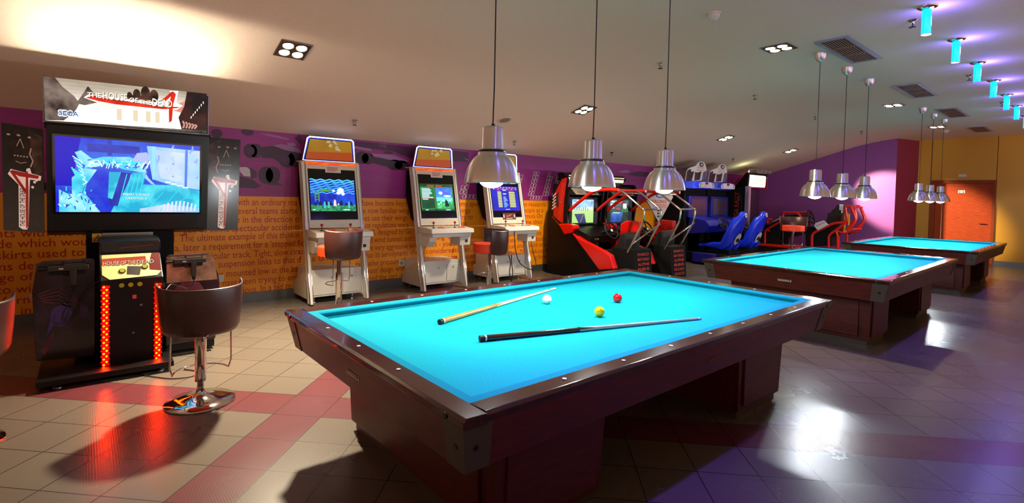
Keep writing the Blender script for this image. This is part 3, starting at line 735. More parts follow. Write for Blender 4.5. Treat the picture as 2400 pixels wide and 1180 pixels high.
# ------------------------------------------------------------------ bar stools
def make_stool(x, y, rot, lift, lab, seat_mat=None):
    t = thing('bar_stool', (x, y, 0), lab, 'bar stool', 'brown leather bar stools with chrome bases')
    o = (x, y, 0); h = lift
    MB().lathe([(.198, 0), (.200, .006), (.196, .012), (.12, .024), (.055, .040), (.030, .058), (.022, .085), (.020, .10)], o, 48).build('base_disc', M_chrome, t)
    MB().lathe([(.019, .09), (.019, .13), (.033, .135), (.033, .40+h*.55)], o, 28).build('outer_column', M_chrome, t)
    MB().lathe([(.024, .40+h*.5), (.024, .46+h)], o, 24).build('gas_lift', M_chrome, t)
    # seat cushion (faces +y before turning)
    Rm = Matrix.Translation((x, y, h)) @ Matrix.Rotation(rot, 4, 'Z')
    m = MB(); n = 26; pr = []
    for k in range(n):
        a = 2*PI*k/n; c, s = math.cos(a), math.sin(a)
        r = .190 if s < 0 else .190*(1+.10*abs(c*s)*2); pr.append((r*c, r*s*1.02+.005))
    m.prism(pr, 'z', .475, .585, .016); m.xform(Rm); m.build('seat_cushion', seat_mat or M_orange, t)
    # wrap-around backrest shell
    m = MB(); m.smooth = True; n = 40; vs = []; prof = [(.175, .452), (.205, .462), (.217, .49), (.226, .60), (.233, .735), (.229, .748), (.221, .742), (.210, .60), (.200, .50), (.172, .470)]
    for k in range(n+1):
        f = k/n; a = math.radians(172+196*f); e = abs(f-.5)*2
        for r, z in prof:
            rr = r*(1+.03*e**4); zz = z+(.018*e**6 if z > .7 else 0)+(.02*e**8 if z < .5 else 0)
            vs.append((rr*math.cos(a), rr*math.sin(a), zz))
    q = len(prof); fs = []
    for k in range(n):
        for j in range(q): fs.append([k*q+j, (k+1)*q+j, (k+1)*q+(j+1) % q, k*q+(j+1) % q])
    fs.append(list(range(q))); fs.append([n*q+j for j in range(q)][::-1])
    m.add(vs, fs); m.xform(Rm); bk = m.build('backrest_shell', M_leather, t)
    m = MB().disc((0, -.207, .470), (0, -1, -.3), .006, .008, 14, rx=.012); m.xform(Rm); m.build('metal_badge', M_steel, bk)
    m = MB(); zf = .20
    pts = [(-.165, -.03, .462), (-.168, -.03, .25), (-.155, -.025, zf), (-.135, .04, zf), (-.09, .10, zf), (0, .135, zf), (.09, .10, zf), (.135, .04, zf), (.155, -.025, zf), (.168, -.03, .25), (.165, -.03, .462)]
    m.tube(pts, .0052, 8); m.tube([(-.165, -.03, .462), (.165, -.03, .462)], .005, 8); m.xform(Rm); m.build('footrest', M_chrome, t)
    return t
make_stool(.575, 3.58, 0, 0, 'brown leather bar stool in front of the zombie shooter cabinet, whole base in view')
make_stool(-.515, 3.66, .15, 0, 'bar stool cut off by the left edge of the view, its shell rim glowing red')
make_stool(2.05, 5.0, math.radians(38), .20, 'bar stool with bright orange seat in front of the first white cabinet')
make_stool(3.86, 4.78, math.radians(62), .17, 'bar stool with hanging cable loop, in front of the third white cabinet')
make_stool(10.75, 3.90, math.radians(112), .30, 'distant bar stool with orange seat facing the camera, before the red racing frame')

# ------------------------------------------------------------------ white upright game cabinets
def sy(z): return .218*z-.010
def make_cab(cx, lab, screen, seed=0, panel=True):
    t = thing('arcade_cabinet', (cx, 5.81, 0), lab, 'arcade game', 'white upright arcade cabinets by the mural wall')
    T = Matrix.Translation((cx, 5.81, 0))
    def B(m, name, mat, par=None): m.xform(T); return m.build(name, mat, par or t)
    for s in (-1, 1):
        m = MB(); m.prism([(0, .02), (.085, .02), (.085+.218*1.69, 1.70), (.218*1.70, 1.70)], 'x', s*.325, s*.368, .004)
        p = B(m, 'side_post', M_white)
        m = MB(); m.tube([(s*.368, -.002, .02), (s*.368, .218*1.70, 1.70)], .007, 8); m.tube([(s*.330, -.004, .02), (s*.330, .218*1.70-.004, 1.70)], .004, 6)
        if s < 0: m.tube([(s*.368, .085, .02), (s*.368, .085+.218*1.68, 1.70)], .005, 6)
        B(m, 'chrome_edging', M_chrome, p)
        m = MB(); m.prism([(.085, .06), (.625, .06), (.625, .22), (.20, .40), (.17, .40)], 'x', s*.318, s*.36, .004); B(m, 'base_side', M_cream if s < 0 else M_white)
    m = MB(); m.box(-.318, .318, .135, .62, .075, .40, .003); b = B(m, 'base_box', M_white)
    for a, c, lx in ((-.295, .055, -.06), (.085, .295, .19)):
        m = MB(); m.box(a, c, .128, .134, .10, .345, .006); d = B(m, 'service_door', M_white, t)
        m = MB(); m.disc((lx, .127, .30), (0, -1, 0), .010, .005, 16); B(m, 'lock', M_steel, d)
    for px_ in (-.26, .22):
        for py_ in (.18, .56): m = MB(); m.lathe([(.022, 0), (.022, .012), (.010, .016), (.010, .075)], (px_, py_, 0), 14); B(m, 'levelling_foot', M_steel)
    # control panel
    m = MB(); m.prism([(-.165, .812), (-.155, .868), (.02, .882), (.20, .885), (.20, .80), (-.155, .805)], 'x', -.362, .335, .006); cp = B(m, 'control_panel', M_white)
    m = MB(); m.prism([(-.135, .755), (-.140, .803), (.18, .80), (.18, .755)], 'x', -.335, .305, .006); B(m, 'control_panel_skirt', M_white)
    for jx in (-.255, .095):
        m = MB(); m.lathe([(.026, .878), (.024, .884), (.005, .886), (.005, .935)], (jx, -.03, 0), 16); j = B(m, 'joystick_shaft', M_dark, cp)
        m = MB(); m.ball((jx, -.03, .948), .0175, 18, 10); B(m, 'joystick_ball', pm('stick_red', '#a8100a', .2), cp)
    M_br = pm('button_red', '#e8220c', .3); M_by = pm('button_yellow', '#d8a010', .3)
    for k in range(3):
        for j in (0, 1):
            for bx, bm_ in ((-.175+k*.034, M_br), (.165+k*.034, M_br)):
                m = MB(); m.lathe([(.013, .874), (.0125, .884), (.009, .888)], (bx, -.05+j*.036-k*.004, 0), 14); B(m, 'push_button', bm_, cp)
    for k in range(3):
        m = MB(); m.lathe([(.012, .874), (.012, .884), (.008, .887)], (-.045+k*.034, -.035, 0), 14); B(m, 'push_button', M_by, cp)
    m = MB(); m.lathe([(.010, .88), (.009, .889)], (-.075, .075, 0), 14); B(m, 'start_button', pm('button_green', '#3aa040', .3, emit='#2a9030', es=.3), cp)
    # brackets under the panel
    m = MB(); m.prism([(-.10, .76), (-.09, .70), (-.045, .655), (.0, .62), (.12, .62), (.16, .76)], 'x', -.352, -.245, .006); B(m, 'panel_bracket', M_white)
    m = MB(); m.prism([(-.11, .76), (-.10, .63), (.14, .63), (.14, .76)], 'x', .135, .315, .006); cb = B(m, 'coin_unit', M_white)
    m = MB(); m.box(.225, .265, -.1085, -.10, .675, .712); B(m, 'coin_slot', M_ink, cb)
    # monitor hood
    m = MB(); m.prism([(sy(.90)+.03, .90), (sy(1.665)+.03, 1.665), (.625, 1.665), (.625, 1.30), (.46, .98), (.30, .90)], 'x', -.322, .322, .004); B(m, 'monitor_housing', M_blackm)
    def slab(x0, x1, z0, z1, d0, d1, name, mat, par=None):
        m = MB(); m.prism([(sy(z0)+d0, z0), (sy(z1)+d0, z1), (sy(z1)+d1, z1), (sy(z0)+d1, z0)], 'x', x0, x1); return B(m, name, mat, par)
    bz = MB()
    for (x0, x1, z0, z1) in ((-.322, .322, .90, .995), (-.322, .322, 1.615, 1.665), (-.322, -.302, .995, 1.615), (.302, .322, .995, 1.615)):
        bz.prism([(sy(z0), z0), (sy(z1), z1), (sy(z1)+.03, z1), (sy(z0)+.03, z0)], 'x', x0, x1, .002)
    B(bz, 'bezel', M_cream if seed else M_white)
    slab(-.302, .302, .995, 1.615, .012, .03, 'monitor_glass', M_glass)
    m = MB(); m.box(-.16, .12, sy(.93)-.004, sy(.93)+.01, .915, .952, .003); B(m, 'instruction_strip', M_paper)
    O = Vector((cx-.282, 5.81+sy(1.10)+.0108, 1.10)); U = Vector((0, .218*.385, .385)); pc = Pic(O, (.566, 0, 0), U, .0006); screen(pc); pc.build('screen_image', t)
    # notice taped on the bezel
    O = Vector((cx-.085, 5.81+sy(1.585)-.0022, 1.575)); pc = Pic(O, (.20, 0, 0), (0, .218*.085, .085), .0008); pc.rect(M_paper, 0, 1, 0, 1, 0)
    for k in range(4): pc.rect(M_inkred, .12, .85-.13*(k == 3)-.08*(k % 2), .74-.17*k, .82-.17*k, 1)
    pc.build('taped_notice', t)
    # glowing strip
    m = MB(); m.prism([(sy(1.668)-.006, 1.668), (sy(1.705)-.006, 1.705), (sy(1.705)+.03, 1.705), (sy(1.668)+.03, 1.668)], 'x', -.315, .32, .003)
    B(m, 'light_strip', em('strip_glow', '#ff2a08', 1.0, '#ff7a18', 3, (3, 1, 30), .42, .58))
    m = MB(); m.box(-.35, .35, sy(1.70)-.012, .62, 1.700, 1.716, .003); B(m, 'top_board', M_cream)
    # trapezoid header
    tr = [(-.345, 1.716), (.318, 1.716), (.295, 1.985), (.272, 2.005), (-.268, 2.005), (-.292, 1.985)]
    m = MB(); m.prism([(x*.97, z) for x, z in tr], 'y', .385, .43); B(m, 'header_box', M_blackm)
    m = MB(); m.tube([(x, .383, z) for x, z in tr], .0085, 8, closed=True); B(m, 'header_neon', em('neon_white_blue', '#c9d4ff', 4.0))
    m = MB(); m.tube([(x*.955-.002, .381, 1.716+(z-1.716)*.94+.006) for x, z in tr], .006, 8, closed=True); B(m, 'header_neon', em('neon_blue', '#3a48e8', 1.3))
    pc = Pic((cx-.345, 5.81+.3845, 1.716), (.663, 0, 0), (0, 0, .289), .0008)
    def nrm(L): return [((x+.345)/.663, (z-1.716)/.289) for x, z in L]
    yl = em('header_yellow', '#b88a10', .8, '#a87408', 3); og = em('header_orange', '#b8480a', .8)
    inn = [(-.31, 1.735), (.29, 1.735), (.267, 1.98), (-.262, 1.98)]
    pc.poly(yl, nrm(inn), 0); pc.poly(og, nrm([(-.31, 1.735), (.29, 1.735), (.280, 1.845), (-.288, 1.820)]), 1)
    pl = em('header_pale', '#c8b898', .8)
    R_ = random.Random(seed)
    for k in range(9):
        a = R_.uniform(.42, .66); v = R_.uniform(.5, .85); pc.poly(pl, [(a, v), (a+.08, v+R_.uniform(-.05, .08)), (a+.03, v+.12)], 2)
    if panel: pc.build('header_graphic', t)
    else: pc.build('header_graphic', t)
    return t
def scr_waves(p):
    p.rect(em('s_blue', '#1226b0', 1.1, '#1f52e0', 6), 0, 1, 0, 1, 0)
    wv = em('s_cyan', '#58d8f8', 1.3)
    for k in range(7):
        v0 = .58+.065*k
        p.band(wv, [(u/24, v0+.022*math.sin(u*1.3+k*1.1)+.004*k) for u in range(25)], .018 if k < 5 else .03, 1)
    p.rect(em('s_green', '#1c7a50', 1.0, '#40b070', 30), 0, 1, 0, .20, 1)
    dk = em('s_darkblue', '#102058', .9)
    for k in range(8): p.poly(dk, [(.05+k*.115, .18), (.13+k*.115, .18), (.11+k*.115, .27+.05*(k % 3)), (.075+k*.115, .25+.05*(k % 2))], 2)
    gr = em('s_leaf', '#58a838', 1.0)
    p.rect(gr, .08, .20, .60, .64, 2).rect(gr, .09, .11, .30, .6, 2).rect(gr, .17, .19, .30, .6, 2).rect(gr, .22, .42, .62, .70, 2)
    for z in (.36, .44, .52): p.rect(gr, .09, .19, z, z+.02, 3)
    wh = em('s_white', '#d8f4ff', 1.4)
    p.ell(wh, .67, .66, .075, .09, 3); p.ell(wh, .62, .58, .05, .05, 3); p.ell(wh, .72, .56, .04, .06, 3); p.ell(wh, .51, .65, .03, .035, 3)
    p.poly(em('s_pink', '#e8c8e8', 1.3), [(.49, .16), (.56, .16), (.55, .34), (.52, .38), (.50, .33)], 3)
    p.ell(wh, .60, .22, .02, .02, 3); p.rect(wh, .70, .86, .03, .055, 3); p.rect(wh, .03, .09, .04, .06, 3)
    for u in (.27, .36, .82): p.poly(em('s_turq', '#48c8d0', 1.1), [(u, .1), (u+.05, .1), (u+.04, .3), (u+.01, .3)], 3)
def scr_howto(p):
    p.rect(em('s_dkgreen', '#0a3a20', 1.0, '#0e5a34', 4), 0, 1, 0, 1, 0)
    rd = em('s_red', '#e83018', 1.2); p.rect(rd, .22, .42, .90, .95, 1).rect(rd, .47, .66, .90, .95, 1)
    ln = em('s_lime', '#60d060', 1.1)
    for u0, u1 in ((.02, .42), (.45, .97)): p.band(ln, [(u0, .10), (u0, .84), (u0+.03, .87), (u1-.03, .87), (u1, .84), (u1, .10), (u1-.03, .07), (u0+.03, .07), (u0, .10)], .012, 1)
    p.rect(em('s_panelg', '#128048', 1.0), .035, .405, .52, .85, 2)
    tl_ = em('s_textw', '#d0f0ff', 1.4); R_ = random.Random(3)
    for k in range(8): p.rect(tl_, .05, R_.uniform(.26, .39), .80-.045*k, .825-.045*k, 3)
    p.rect(em('s_pinkbar', '#e08080', 1.1), .04, .40, .455, .485, 3); p.rect(tl_, .06, .22, .41, .44, 3)
    p.rect(em('s_sky', '#2a50e0', 1.2, '#50a0ff', 4), .465, .955, .50, .85, 2)
    p.ell(tl_, .60, .66, .06, .06, 3); p.ell(em('s_violet', '#6060ff', 1.2), .76, .66, .09, .05, 3); p.ell(tl_, .80, .55, .12, .04, 3)
    p.rect(em('s_cy2', '#70e8f0', 1.3), .465, .955, .36, .50, 2); p.rect(em('s_grass', '#18a050', 1.1, '#50e080', 25), .465, .955, .09, .36, 2)
    for k in range(6): p.ell(tl_, .52+.07*k, .25+.06*(k % 3), .03, .03, 3)
    p.poly(em('s_darkfig', '#0a2838', .8), [(.70, .16), (.84, .16), (.80, .34), (.74, .44), (.71, .32)], 4)
    p.rect(tl_, .12, .20, .02, .045, 3); p.rect(tl_, .72, .86, .02, .045, 3)
def scr_table(p):
    p.rect(em('s_navy', '#1414a0', 1.1, '#2020d0', 3), 0, 1, 0, 1, 0)
    rd = em('s_red2', '#e83028', 1.2); wh = em('s_white2', '#c8d8ff', 1.3); ye = em('s_yel', '#d8e060', 1.2); bl = em('s_ltblue', '#80b0ff', 1.2)
    for k in range(16): p.rect(wh if k % 2 else rd, .06+.055*k, .10+.055*k, .93, .965, 1); p.rect(rd if k % 3 else wh, .08+.055*k, .12+.055*k, .87, .90, 1)
    p.rect(rd, .22, .33, .79, .83, 1); p.rect(rd, .64, .82, .79, .83, 1); p.rect(wh, .42, .55, .82, .86, 1)
    for k in range(10):
        z = .73-.065*k
        p.rect(ye, .22, .36, z, z+.045, 1); p.rect(ye, .64, .86, z, z+.045, 1)
        if k not in (0, 2): p.rect(bl if k != 1 else wh, .42, .42+.03*(3+k % 3), z, z+.045, 1)
    p.rect(wh, .46, .62, .04, .065, 1)
cab1 = make_cab(2.41, 'first white cabinet from the left, its screen showing wavy blue water', scr_waves, 1)
cab2 = make_cab(3.94, 'second white cabinet from the left, its green screen split in two panels', scr_howto, 2)
cab3 = make_cab(5.225, 'third white cabinet, partly behind a pendant lamp, screen with yellow score columns', scr_table, 3)
# sticker below the third screen
pc = Pic((5.20-.09, 5.81+sy(.955)-.006, .965), (.27, 0, 0), (0, .218*.10, .10), .001); pc.rect(pm('sticker_brown', '#4a1c14', .5), 0, 1, 0, 1, 0)
pc.poly(pm('sticker_orange', '#a85030', .5), [(.28, .35), (.5, .45), (.72, .75), (.6, .8), (.42, .62), (.28, .6)], 1); pc.rect(M_paper, .25, .75, .1, .2, 1)
for u in (.04, .86): pc.rect(M_paper, u, u+.08, .25, .75, 1)
pc.build('sticker', cab3)
# cables
t = thing('power_cable', (5.45, 5.9, .7), 'black cable drooping from the third white cabinet to the floor at its right', 'cable')
MB().tube(arc([(5.04, 5.655, .80), (5.02, 5.60, .55), (5.10, 5.58, .33), (5.35, 5.6, .21), (5.75, 5.9, .20), (5.98, 6.2, .34), (6.05, 6.38, .62), (5.95, 6.40, .78), (5.80, 6.40, .84)], 8), .007, 8).build('cable_run', M_rubber, t)
t = thing('cable_loop', (3.93, 4.62, .58), 'thin black cable loop hanging under the stool before the third white cabinet', 'cable')
MB().tube(arc([(4.06, 4.60, .62), (4.05, 4.58, .52), (4.07, 4.58, .40), (4.055, 4.58, .30), (4.02, 4.58, .40), (4.03, 4.58, .52), (4.01, 4.59, .62)], 8), .006, 8).build('cable_run', M_rubber, t)

# ------------------------------------------------------------------ big-screen zombie shooter
hd = thing('shooter_cabinet', (.28, 4.7, 0), 'large black zombie shooter cabinet with bright sign, big blue screen and red lights', 'arcade game')
# monitor housing
MB().prism([(4.86, 1.795), (4.93, .995), (5.10, .96), (5.42, 1.05), (5.42, 1.78)], 'x', -.205, .835, .008).build('monitor_housing', M_black, hd)
MB().prism([(4.855, 1.80), (4.870, 1.755), (5.0, 1.76), (5.0, 1.80)], 'x', -.215, .845, .003).build('top_lip', M_black, hd)
sO = Vector((-0.154, 4.905, 1.147)); sR = Vector((0.770, 4.905, 1.140))-sO; sU = Vector((-0.159, 4.856, 1.704))-sO
pc = Pic(sO, sR, sU, .0008)
pc.rect(em('hs_blue', '#1420d8', 1.0, '#3a70f0', 2.2, (1, 1, 1), .40, .60), 0, 1, 0, 1, 0)
deep = em('hs_deep', '#0a0ac8', 1.0); cy = em('hs_cyan', '#40c8f0', 1.15, '#a8ecff', 7, (1, 1, 1), .4, .62); lt = em('hs_light', '#8cc8ff', 1.15, '#c8d8ff', 3); te = em('hs_teal', '#18b0d8', 1.1, '#50e0f0', 9); dkb = em('hs_dark', '#2230a8', 1.0, '#3048c8', 5)
pc.poly(deep, [(0, .35), (0, 1), (.16, 1), (.13, .72), (.11, .35)], 1)
pc.poly(lt, [(.60, .95), (1, .93), (1, .34), (.78, .40), (.64, .48), (.62, .7)], 1)
pc.poly(em('hs_pale', '#b0c8ff', 1.2, '#d0e0ff', 4), [(.66, .90), (.88, .88), (.86, .44), (.70, .50)], 2)
pc.poly(te, [(.55, .40), (.78, .40), (1, .33), (1, 0), (.35, 0), (.40, .2)], 1)
pc.poly(lt, [(.55, .05), (.75, .12), (1, .06), (1, 0), (.55, 0)], 2)
pc.rect(dkb, .20, .55, .82, .93, 1); pc.rect(dkb, .33, .36, .78, 1, 2)
# a stooping figure in a coat, blurred
pc.poly(cy, [(.20, .70), (.30, .76), (.48, .78), (.58, .70), (.60, .56), (.44, .60), (.34, .66), (.26, .62), (.18, .60)], 3)
pc.poly(em('hs_head', '#a8b8e8', 1.2), [(.50, .74), (.53, .84), (.60, .86), (.62, .78), (.60, .68), (.54, .68)], 4)
pc.poly(cy, [(.12, .80), (.16, .83), (.22, .74), (.28, .66), (.22, .60), (.16, .66)], 3)
for k in range(6): pc.band(te, [(.10+.012*k, .60-.02*k), (.13+.014*k, .48), (.11+.012*k, .38-.03*k)], .018, 4)
pc.poly(cy, [(.10, .46), (.18, .60), (.26, .58), (.20, .40), (.14, .24), (.10, .2)], 3)
pc.poly(dkb, [(.42, .56), (.56, .54), (.46, .06), (.34, .10), (.34, .2)], 3)
pc.poly(te, [(.50, .56), (.60, .58), (.56, .30), (.50, .0), (.38, .0), (.44, .3)], 4); pc.poly(te, [(.34, .56), (.42, .56), (.36, .18), (.33, .2)], 4)
pc.poly(lt, [(.58, .60), (.61, .50), (.66, .40), (.63, .41), (.57, .52)], 4)
pc.poly(cy, [(.02, .0), (.02, .3), (.08, .24), (.18, .26), (.24, .1), (.28, 0)], 3)
for k in range(9): pc.band(em('hs_stripe', '#e0d8ff', 1.2), [(.72+.03*k, .02), (.73+.03*k, .12+.05*math.sin(k*.4))], .022, 4)
R_ = random.Random(11); tx = em('hs_tex', '#d8f0ff', 1.3); tx2 = em('hs_tex2', '#30e0f8', 1.1); tx3 = em('hs_tex3', '#1838c0', 1.0)
for k in range(60):   # flickering highlights along the coat and arm
    u = .20+.40*k/60; pc.band(R_.choice((tx, tx, tx2, tx3)), [(u, .60+R_.uniform(0, .12)), (u+R_.uniform(.01, .03), .62+R_.uniform(0, .12))], R_.uniform(.008, .018), 5)
for k in range(12): pc.band(tx if k % 2 else tx2, [(.21, .715+.0*k), (.30, .735), (.45, .70), (.57, .715)][:4] if k == 0 else [(.10+.006*k, .78-.03*k), (.13+.006*k, .74-.03*k), (.17, .70-.03*k)], .012, 5)
for k in range(34):
    u = R_.uniform(.03, .24); v = R_.uniform(.02, .30); pc.band(R_.choice((tx, tx2, tx3)), [(u, v), (u+R_.uniform(-.02, .03), v+R_.uniform(.02, .06))], .012, 5)
for k in range(5): pc.band(tx2, [(.40+.035*k, .08+.02*k), (.46+.03*k, .54)], .010, 5)
for k in range(26):
    u = R_.uniform(.66, .98); v = R_.uniform(.50, .92); pc.band(R_.choice((em('hs_mot', '#88a8f8', 1.1), em('hs_mot2', '#a8c8ff', 1.25))), [(u, v), (u+R_.uniform(-.01, .02), v+R_.uniform(.02, .08))], .02, 3)
pc.poly(em('hs_wallcorner', '#90d8ff', 1.2), [(.635, .95), (.665, .95), (.655, .48), (.64, .47)], 4); pc.poly(em('hs_wallcorner2', '#5080e8', 1.1), [(.885, .93), (.905, .93), (.90, .36), (.88, .38)], 4)
for k in range(8): pc.ell(tx, .745+.022*k, .445-.012*k+.01*(k % 2), .012, .012, 5)
for k in range(3): pc.band(tx2, [(.60+.1*k, .02), (.72+.1*k, .30)], .008, 3)
tw = em('hs_text', '#f0f4ff', 1.4); tb = em('hs_textb', '#2848a0', 1.0)
for d, m_, l_ in ((.003, tb, 5), (0, tw, 6)):
    pc.text(m_, 'INSERT COIN(S)', .43+d, .24-d, .028, .19, l_); pc.text(m_, 'CREDIT(S) 0', .45+d, .185-d, .028, .15, l_)
pc.build('screen_image', hd)
m = MB(); b0 = .016
for (u0, u1, v0, v1) in ((-b0, 1+b0, -b0*1.6, 0), (-b0, 1+b0, 1, 1+b0*1.6), (-b0, 0, 0, 1), (1, 1+b0, 0, 1)):
    nn = sR.cross(sU).normalized(); q = [sO+sR*u+sU*v for u, v in ((u0, v0), (u1, v0), (u1, v1), (u0, v1))]
    m.add([p-nn*.01 for p in q]+[p+nn*.006 for p in q], [(0,1,2,3)[::-1], (4,5,6,7), (0,1,5,4), (1,2,6,5), (2,3,7,6), (3,0,4,7)])
m.build('screen_bezel', M_glass, hd)
# open-topped sign box with a lamp tube inside
bx = MB(); x0, x1 = -.222, .828
bx.box(x0, x1, 5.10, 5.115, 1.80, 2.125).box(x0, x0+.012, 4.872, 5.10, 1.80, 2.13).box(x1-.012, x1, 4.872, 5.10, 1.80, 2.13).box(x0, x1, 4.872, 5.10, 1.80, 1.812)
bx.build('sign_box', M_black, hd)
MB().tube([(x0+.05, 4.97, 1.985), (x1-.05, 4.97, 1.985)], .013, 12).build('sign_lamp_tube', em('sign_tube_glow', '#fff8e6', 330.0), hd)
sO = Vector((-0.212, 4.868, 1.810)); sR = Vector((0.818, 4.868, 1.834))-sO; sU = Vector((-0.218, 4.855, 2.121))-sO
pc = Pic(sO, sR, sU, .0008)
cream = em('sg_cream', '#e8d8c0', 1.5, '#fff8e8', 1.4, (1, 1, 2), .42, .60)
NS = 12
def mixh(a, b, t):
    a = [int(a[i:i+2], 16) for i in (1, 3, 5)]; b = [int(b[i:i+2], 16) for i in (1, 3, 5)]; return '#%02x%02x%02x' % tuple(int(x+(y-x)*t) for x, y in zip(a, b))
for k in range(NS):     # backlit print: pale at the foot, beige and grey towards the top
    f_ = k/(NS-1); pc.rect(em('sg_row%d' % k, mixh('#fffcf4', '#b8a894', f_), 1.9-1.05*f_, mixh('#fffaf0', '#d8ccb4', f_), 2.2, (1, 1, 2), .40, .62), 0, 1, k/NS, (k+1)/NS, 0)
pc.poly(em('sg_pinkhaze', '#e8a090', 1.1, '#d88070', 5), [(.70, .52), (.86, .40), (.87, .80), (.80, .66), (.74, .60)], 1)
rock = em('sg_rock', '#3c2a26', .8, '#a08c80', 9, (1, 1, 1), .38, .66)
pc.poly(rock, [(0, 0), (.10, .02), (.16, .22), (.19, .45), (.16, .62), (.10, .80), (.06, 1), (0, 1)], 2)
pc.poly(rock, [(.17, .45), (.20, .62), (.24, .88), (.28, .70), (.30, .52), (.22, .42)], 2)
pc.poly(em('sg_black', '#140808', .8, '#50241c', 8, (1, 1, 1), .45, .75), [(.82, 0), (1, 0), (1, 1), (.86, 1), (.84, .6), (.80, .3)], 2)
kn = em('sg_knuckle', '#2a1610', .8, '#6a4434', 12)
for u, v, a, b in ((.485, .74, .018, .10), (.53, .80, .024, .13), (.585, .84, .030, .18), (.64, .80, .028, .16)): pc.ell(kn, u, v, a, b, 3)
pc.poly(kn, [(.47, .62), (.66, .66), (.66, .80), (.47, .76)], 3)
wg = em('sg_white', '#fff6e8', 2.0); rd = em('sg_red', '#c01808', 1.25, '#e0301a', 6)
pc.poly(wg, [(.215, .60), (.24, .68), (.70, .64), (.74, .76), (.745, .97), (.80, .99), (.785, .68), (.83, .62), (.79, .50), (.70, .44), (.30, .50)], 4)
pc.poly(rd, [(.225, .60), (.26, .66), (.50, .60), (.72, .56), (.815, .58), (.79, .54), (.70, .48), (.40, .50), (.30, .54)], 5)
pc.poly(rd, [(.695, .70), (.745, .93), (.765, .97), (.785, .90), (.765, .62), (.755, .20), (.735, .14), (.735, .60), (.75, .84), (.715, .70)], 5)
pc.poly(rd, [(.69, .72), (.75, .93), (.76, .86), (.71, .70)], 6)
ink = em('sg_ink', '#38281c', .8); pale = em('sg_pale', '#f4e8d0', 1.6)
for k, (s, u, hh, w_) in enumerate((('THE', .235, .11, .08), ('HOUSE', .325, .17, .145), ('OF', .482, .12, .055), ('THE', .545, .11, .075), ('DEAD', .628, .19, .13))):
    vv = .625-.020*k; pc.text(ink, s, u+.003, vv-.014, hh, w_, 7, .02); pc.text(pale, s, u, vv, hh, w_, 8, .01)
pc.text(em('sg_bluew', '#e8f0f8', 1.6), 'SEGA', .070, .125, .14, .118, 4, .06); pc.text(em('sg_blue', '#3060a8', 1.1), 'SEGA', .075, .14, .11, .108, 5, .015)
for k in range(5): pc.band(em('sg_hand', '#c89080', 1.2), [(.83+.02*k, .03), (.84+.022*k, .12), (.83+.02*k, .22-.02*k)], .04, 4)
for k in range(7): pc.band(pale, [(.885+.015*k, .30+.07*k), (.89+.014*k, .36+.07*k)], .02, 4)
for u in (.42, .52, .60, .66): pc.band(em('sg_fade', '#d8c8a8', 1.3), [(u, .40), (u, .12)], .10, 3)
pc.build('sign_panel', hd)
MB().box(x0, x1, 4.866, 4.874, 1.796, 1.806).box(x0, x0+.004, 4.862, 4.874, 1.80, 2.13).box(x1-.004, x1, 4.862, 4.874, 1.80, 2.13).build('sign_trim', M_steel, hd)
